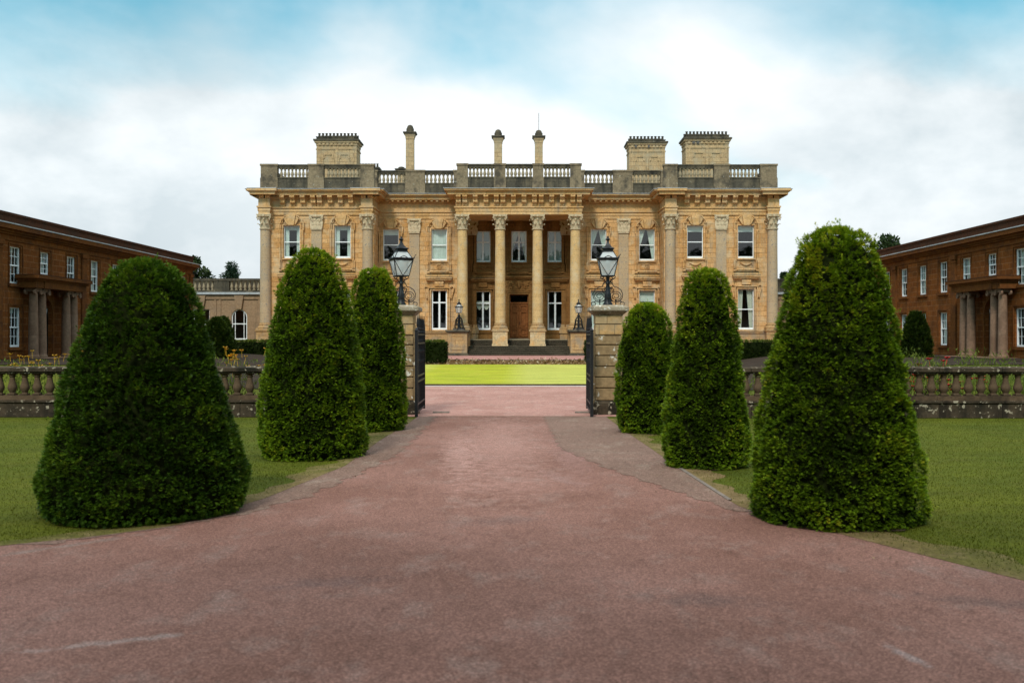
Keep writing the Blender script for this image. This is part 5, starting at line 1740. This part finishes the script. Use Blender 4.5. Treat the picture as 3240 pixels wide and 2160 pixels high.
# twigs and debris on the bank
n = 2600
x = rs.uniform(-7, 6.5, n); y = 68.05 + rs.rand(n) * .75
B = np.stack([x, y, np.array([G(a, b) for a, b in zip(x, y)]) + .05 + rs.rand(n) * .06], 1)
D = norm(np.stack([rs.normal(size=n), rs.normal(size=n) * .5, rs.normal(size=n) * .5], 1)); S = norm(np.cross(D, rs.normal(size=(n, 3))))
v, t = rhombi(B, D, S, rs.uniform(.08, .28, n), rs.uniform(.03, .09, n), rs.rand(n), .0)
M['litter'] = leaf_mat('dead leaves', [(.0, (.07, .035, .012)), (.6, (.26, .14, .05)), (.93, (.58, .46, .30))], .1)
tag(link('fallen_leaves', npmesh('fallen_leaves', v, np.arange(len(v)).reshape(-1, 4), M['litter'], t)), kind='stuff')

# unseen wood added behind the viewpoint to shade the near end of the drive
rs = np.random.RandomState(99)
Vs, Qs, Ts, nv = [], [], [], 0
for i in range(26):
    tx, ty = -46 + i * 3.7 + rs.uniform(-1, 1), (-5.5 if i % 2 else -11) - rs.uniform(0, 2.5)
    H = rs.uniform(17, 21)
    mb = MB(); mb.tube([(tx, ty, -.2), (tx, ty, H * .4), (tx + .3, ty, H * .85)], [.4, .3, .08], 8)
    mv = np.array(mb.v); mq = np.array([f for f in mb.f if len(f) == 4])
    Vs.append(mv); Qs.append(mq + nv); Ts.append(np.full(len(mv), .1)); nv += len(mv)
    n = 1900
    q = norm(rs.normal(size=(n, 3))); rr = rs.rand(n) ** .33
    B = np.array([tx, ty, H * .62]) + q * rr[:, None] * np.array([5.0, 5.5, H * .38])
    D = norm(rs.normal(size=(n, 3))); S_ = norm(np.cross(D, rs.normal(size=(n, 3)))); L = rs.uniform(.5, 1.1, n)
    v, t = rhombi(B, D, S_, L, L * .7, rs.uniform(.1, .7, n), .1)
    Vs.append(v); Qs.append(np.arange(len(v)).reshape(-1, 4) + nv); Ts.append(t); nv += len(v)
wd = link('added_shade_wood', npmesh('added_shade_wood', np.concatenate(Vs), np.concatenate(Qs), M['tree'], np.clip(np.concatenate(Ts), 0, 1)))
tag(wd, kind='stuff')

# ------------------------------------------------------------------ sky and light
SUN_EL, SUN_AZ = 44, -14      # degrees; azimuth measured from behind the camera
w = bpy.data.worlds.new('World'); SC.world = w; w.use_nodes = True
nt = w.node_tree; nt.nodes.clear()


def wn(typ, ins=None, **kw):
    nd = nt.nodes.new(typ)
    for k_, v_ in kw.items(): setattr(nd, k_, v_)
    for k_, v_ in (ins or {}).items():
        s_ = nd.inputs[k_]
        if isinstance(v_, bpy.types.NodeSocket): nt.links.new(v_, s_)
        elif isinstance(v_, (tuple, list)) and s_.type == 'RGBA': s_.default_value = (*v_, 1)
        else: s_.default_value = v_
    return nd


def wramp(fac, stops):
    nd = wn('ShaderNodeValToRGB', {'Fac': fac})
    el = nd.color_ramp.elements
    while len(el) < len(stops): el.new(.5)
    for e_, (p_, c_) in zip(el, stops):
        e_.position = p_; e_.color = (*c_, 1) if isinstance(c_, tuple) else (c_, c_, c_, 1)
    return nd.outputs[0]


def wmath(op, a, b=0.0):
    return wn('ShaderNodeMath', {0: a, 1: b}, operation=op).outputs[0]


def wmix(f, a, b):
    nd = wn('ShaderNodeMix', data_type='RGBA')
    for i_, v_ in ((0, f), (6, a), (7, b)):
        if isinstance(v_, bpy.types.NodeSocket): nt.links.new(v_, nd.inputs[i_])
        elif isinstance(v_, tuple): nd.inputs[i_].default_value = (*v_, 1)
        else: nd.inputs[i_].default_value = v_
    return nd.outputs[2]


sky = wn('ShaderNodeTexSky', sky_type='NISHITA', sun_disc=False, sun_elevation=R_(SUN_EL), sun_rotation=R_(180 - SUN_AZ))
tintn = wn('ShaderNodeMix', {0: 1.0}, data_type='RGBA', blend_type='MULTIPLY')
nt.links.new(sky.outputs[0], tintn.inputs[6]); tintn.inputs[7].default_value = (.22, 1.26, 1.17, 1)
blue = wn('ShaderNodeBackground', {'Color': tintn.outputs[2], 'Strength': .075})
tc = wn('ShaderNodeTexCoord').outputs['Generated']
sep = wn('ShaderNodeSeparateXYZ', {'Vector': tc})
mpn = wn('ShaderNodeMapping', {'Vector': tc, 'Scale': (1.0, 1.0, 1.7), 'Location': (.35, .1, .0)}).outputs[0]
n1 = wn('ShaderNodeTexNoise', {'Vector': mpn, 'Scale': 2.3, 'Detail': 6, 'Roughness': .48, 'Distortion': .2}).outputs['Fac']
n2 = wn('ShaderNodeTexNoise', {'Vector': mpn, 'Scale': 4.6, 'Detail': 9, 'Roughness': .56, 'Distortion': .1}).outputs['Fac']
absx = wmath('ABSOLUTE', sep.outputs[0])
# grey in the lower clouds away from the middle of the view, white between
greyf = wmath('MULTIPLY', wramp(absx, [(.06, .18), (.36, 1.0)]), wramp(n2, [(.36, 0.0), (.62, 1.0)]))
cl = wmix(greyf, (.92, .96, .975), (.58, .66, .70))
cloud = wn('ShaderNodeBackground', {'Color': cl, 'Strength': wramp(sep.outputs[2], [(.0, .47), (.14, .53), (.30, .49), (.62, .95), (1.0, 1.0)])})
nt.links.new(wmath('MULTIPLY', cloud.inputs['Strength'].links[0].from_socket, 1.35), cloud.inputs['Strength'])
gap = wmath('ADD', wmath('ADD', sep.outputs[2], wmath('MULTIPLY', absx, .14)), wmath('MULTIPLY', wmath('SUBTRACT', n1, .5), .50))
gapf = wramp(gap, [(.235, 0.0), (.37, .97), (.6, .5), (.9, .1)])
mixs = wn('ShaderNodeMixShader', {0: gapf, 1: cloud.outputs[0], 2: blue.outputs[0]})
wn('ShaderNodeOutputWorld', {'Surface': mixs.outputs[0]})

sl = bpy.data.lights.new('sun', 'SUN'); sl.energy = 1.5; sl.angle = R_(10); sl.color = (1, .95, .87)
so = bpy.data.objects.new('sun', sl); COL.objects.link(so)
el, az = R_(SUN_EL), R_(SUN_AZ)
src = Vector((math.sin(az) * math.cos(el), -math.cos(az) * math.cos(el), math.sin(el)))
so.rotation_euler = (-src).to_track_quat('-Z', 'Y').to_euler()

# ------------------------------------------------------------------ camera
cam = bpy.data.cameras.new('camera'); co = bpy.data.objects.new('camera', cam); COL.objects.link(co)
cam.lens = 35; cam.sensor_width = 36
co.location = (0, 0, 2.35); co.rotation_euler = (math.pi / 2, 0, 0)
cam.shift_x = -23 / 2352; cam.shift_y = -12 / 2352
cam.clip_end = 6000; cam.clip_start = .1
cam.dof.use_dof = True; cam.dof.focus_distance = 42; cam.dof.aperture_fstop = 2.0
SC.camera = co
SC.view_settings.view_transform = 'Standard'; SC.view_settings.look = 'None'
SC.view_settings.exposure = 0.74; SC.view_settings.gamma = 1.0
SC.cycles.max_bounces = 8; SC.cycles.transparent_max_bounces = 12
try: SC.cycles.use_denoising = True
except Exception: pass
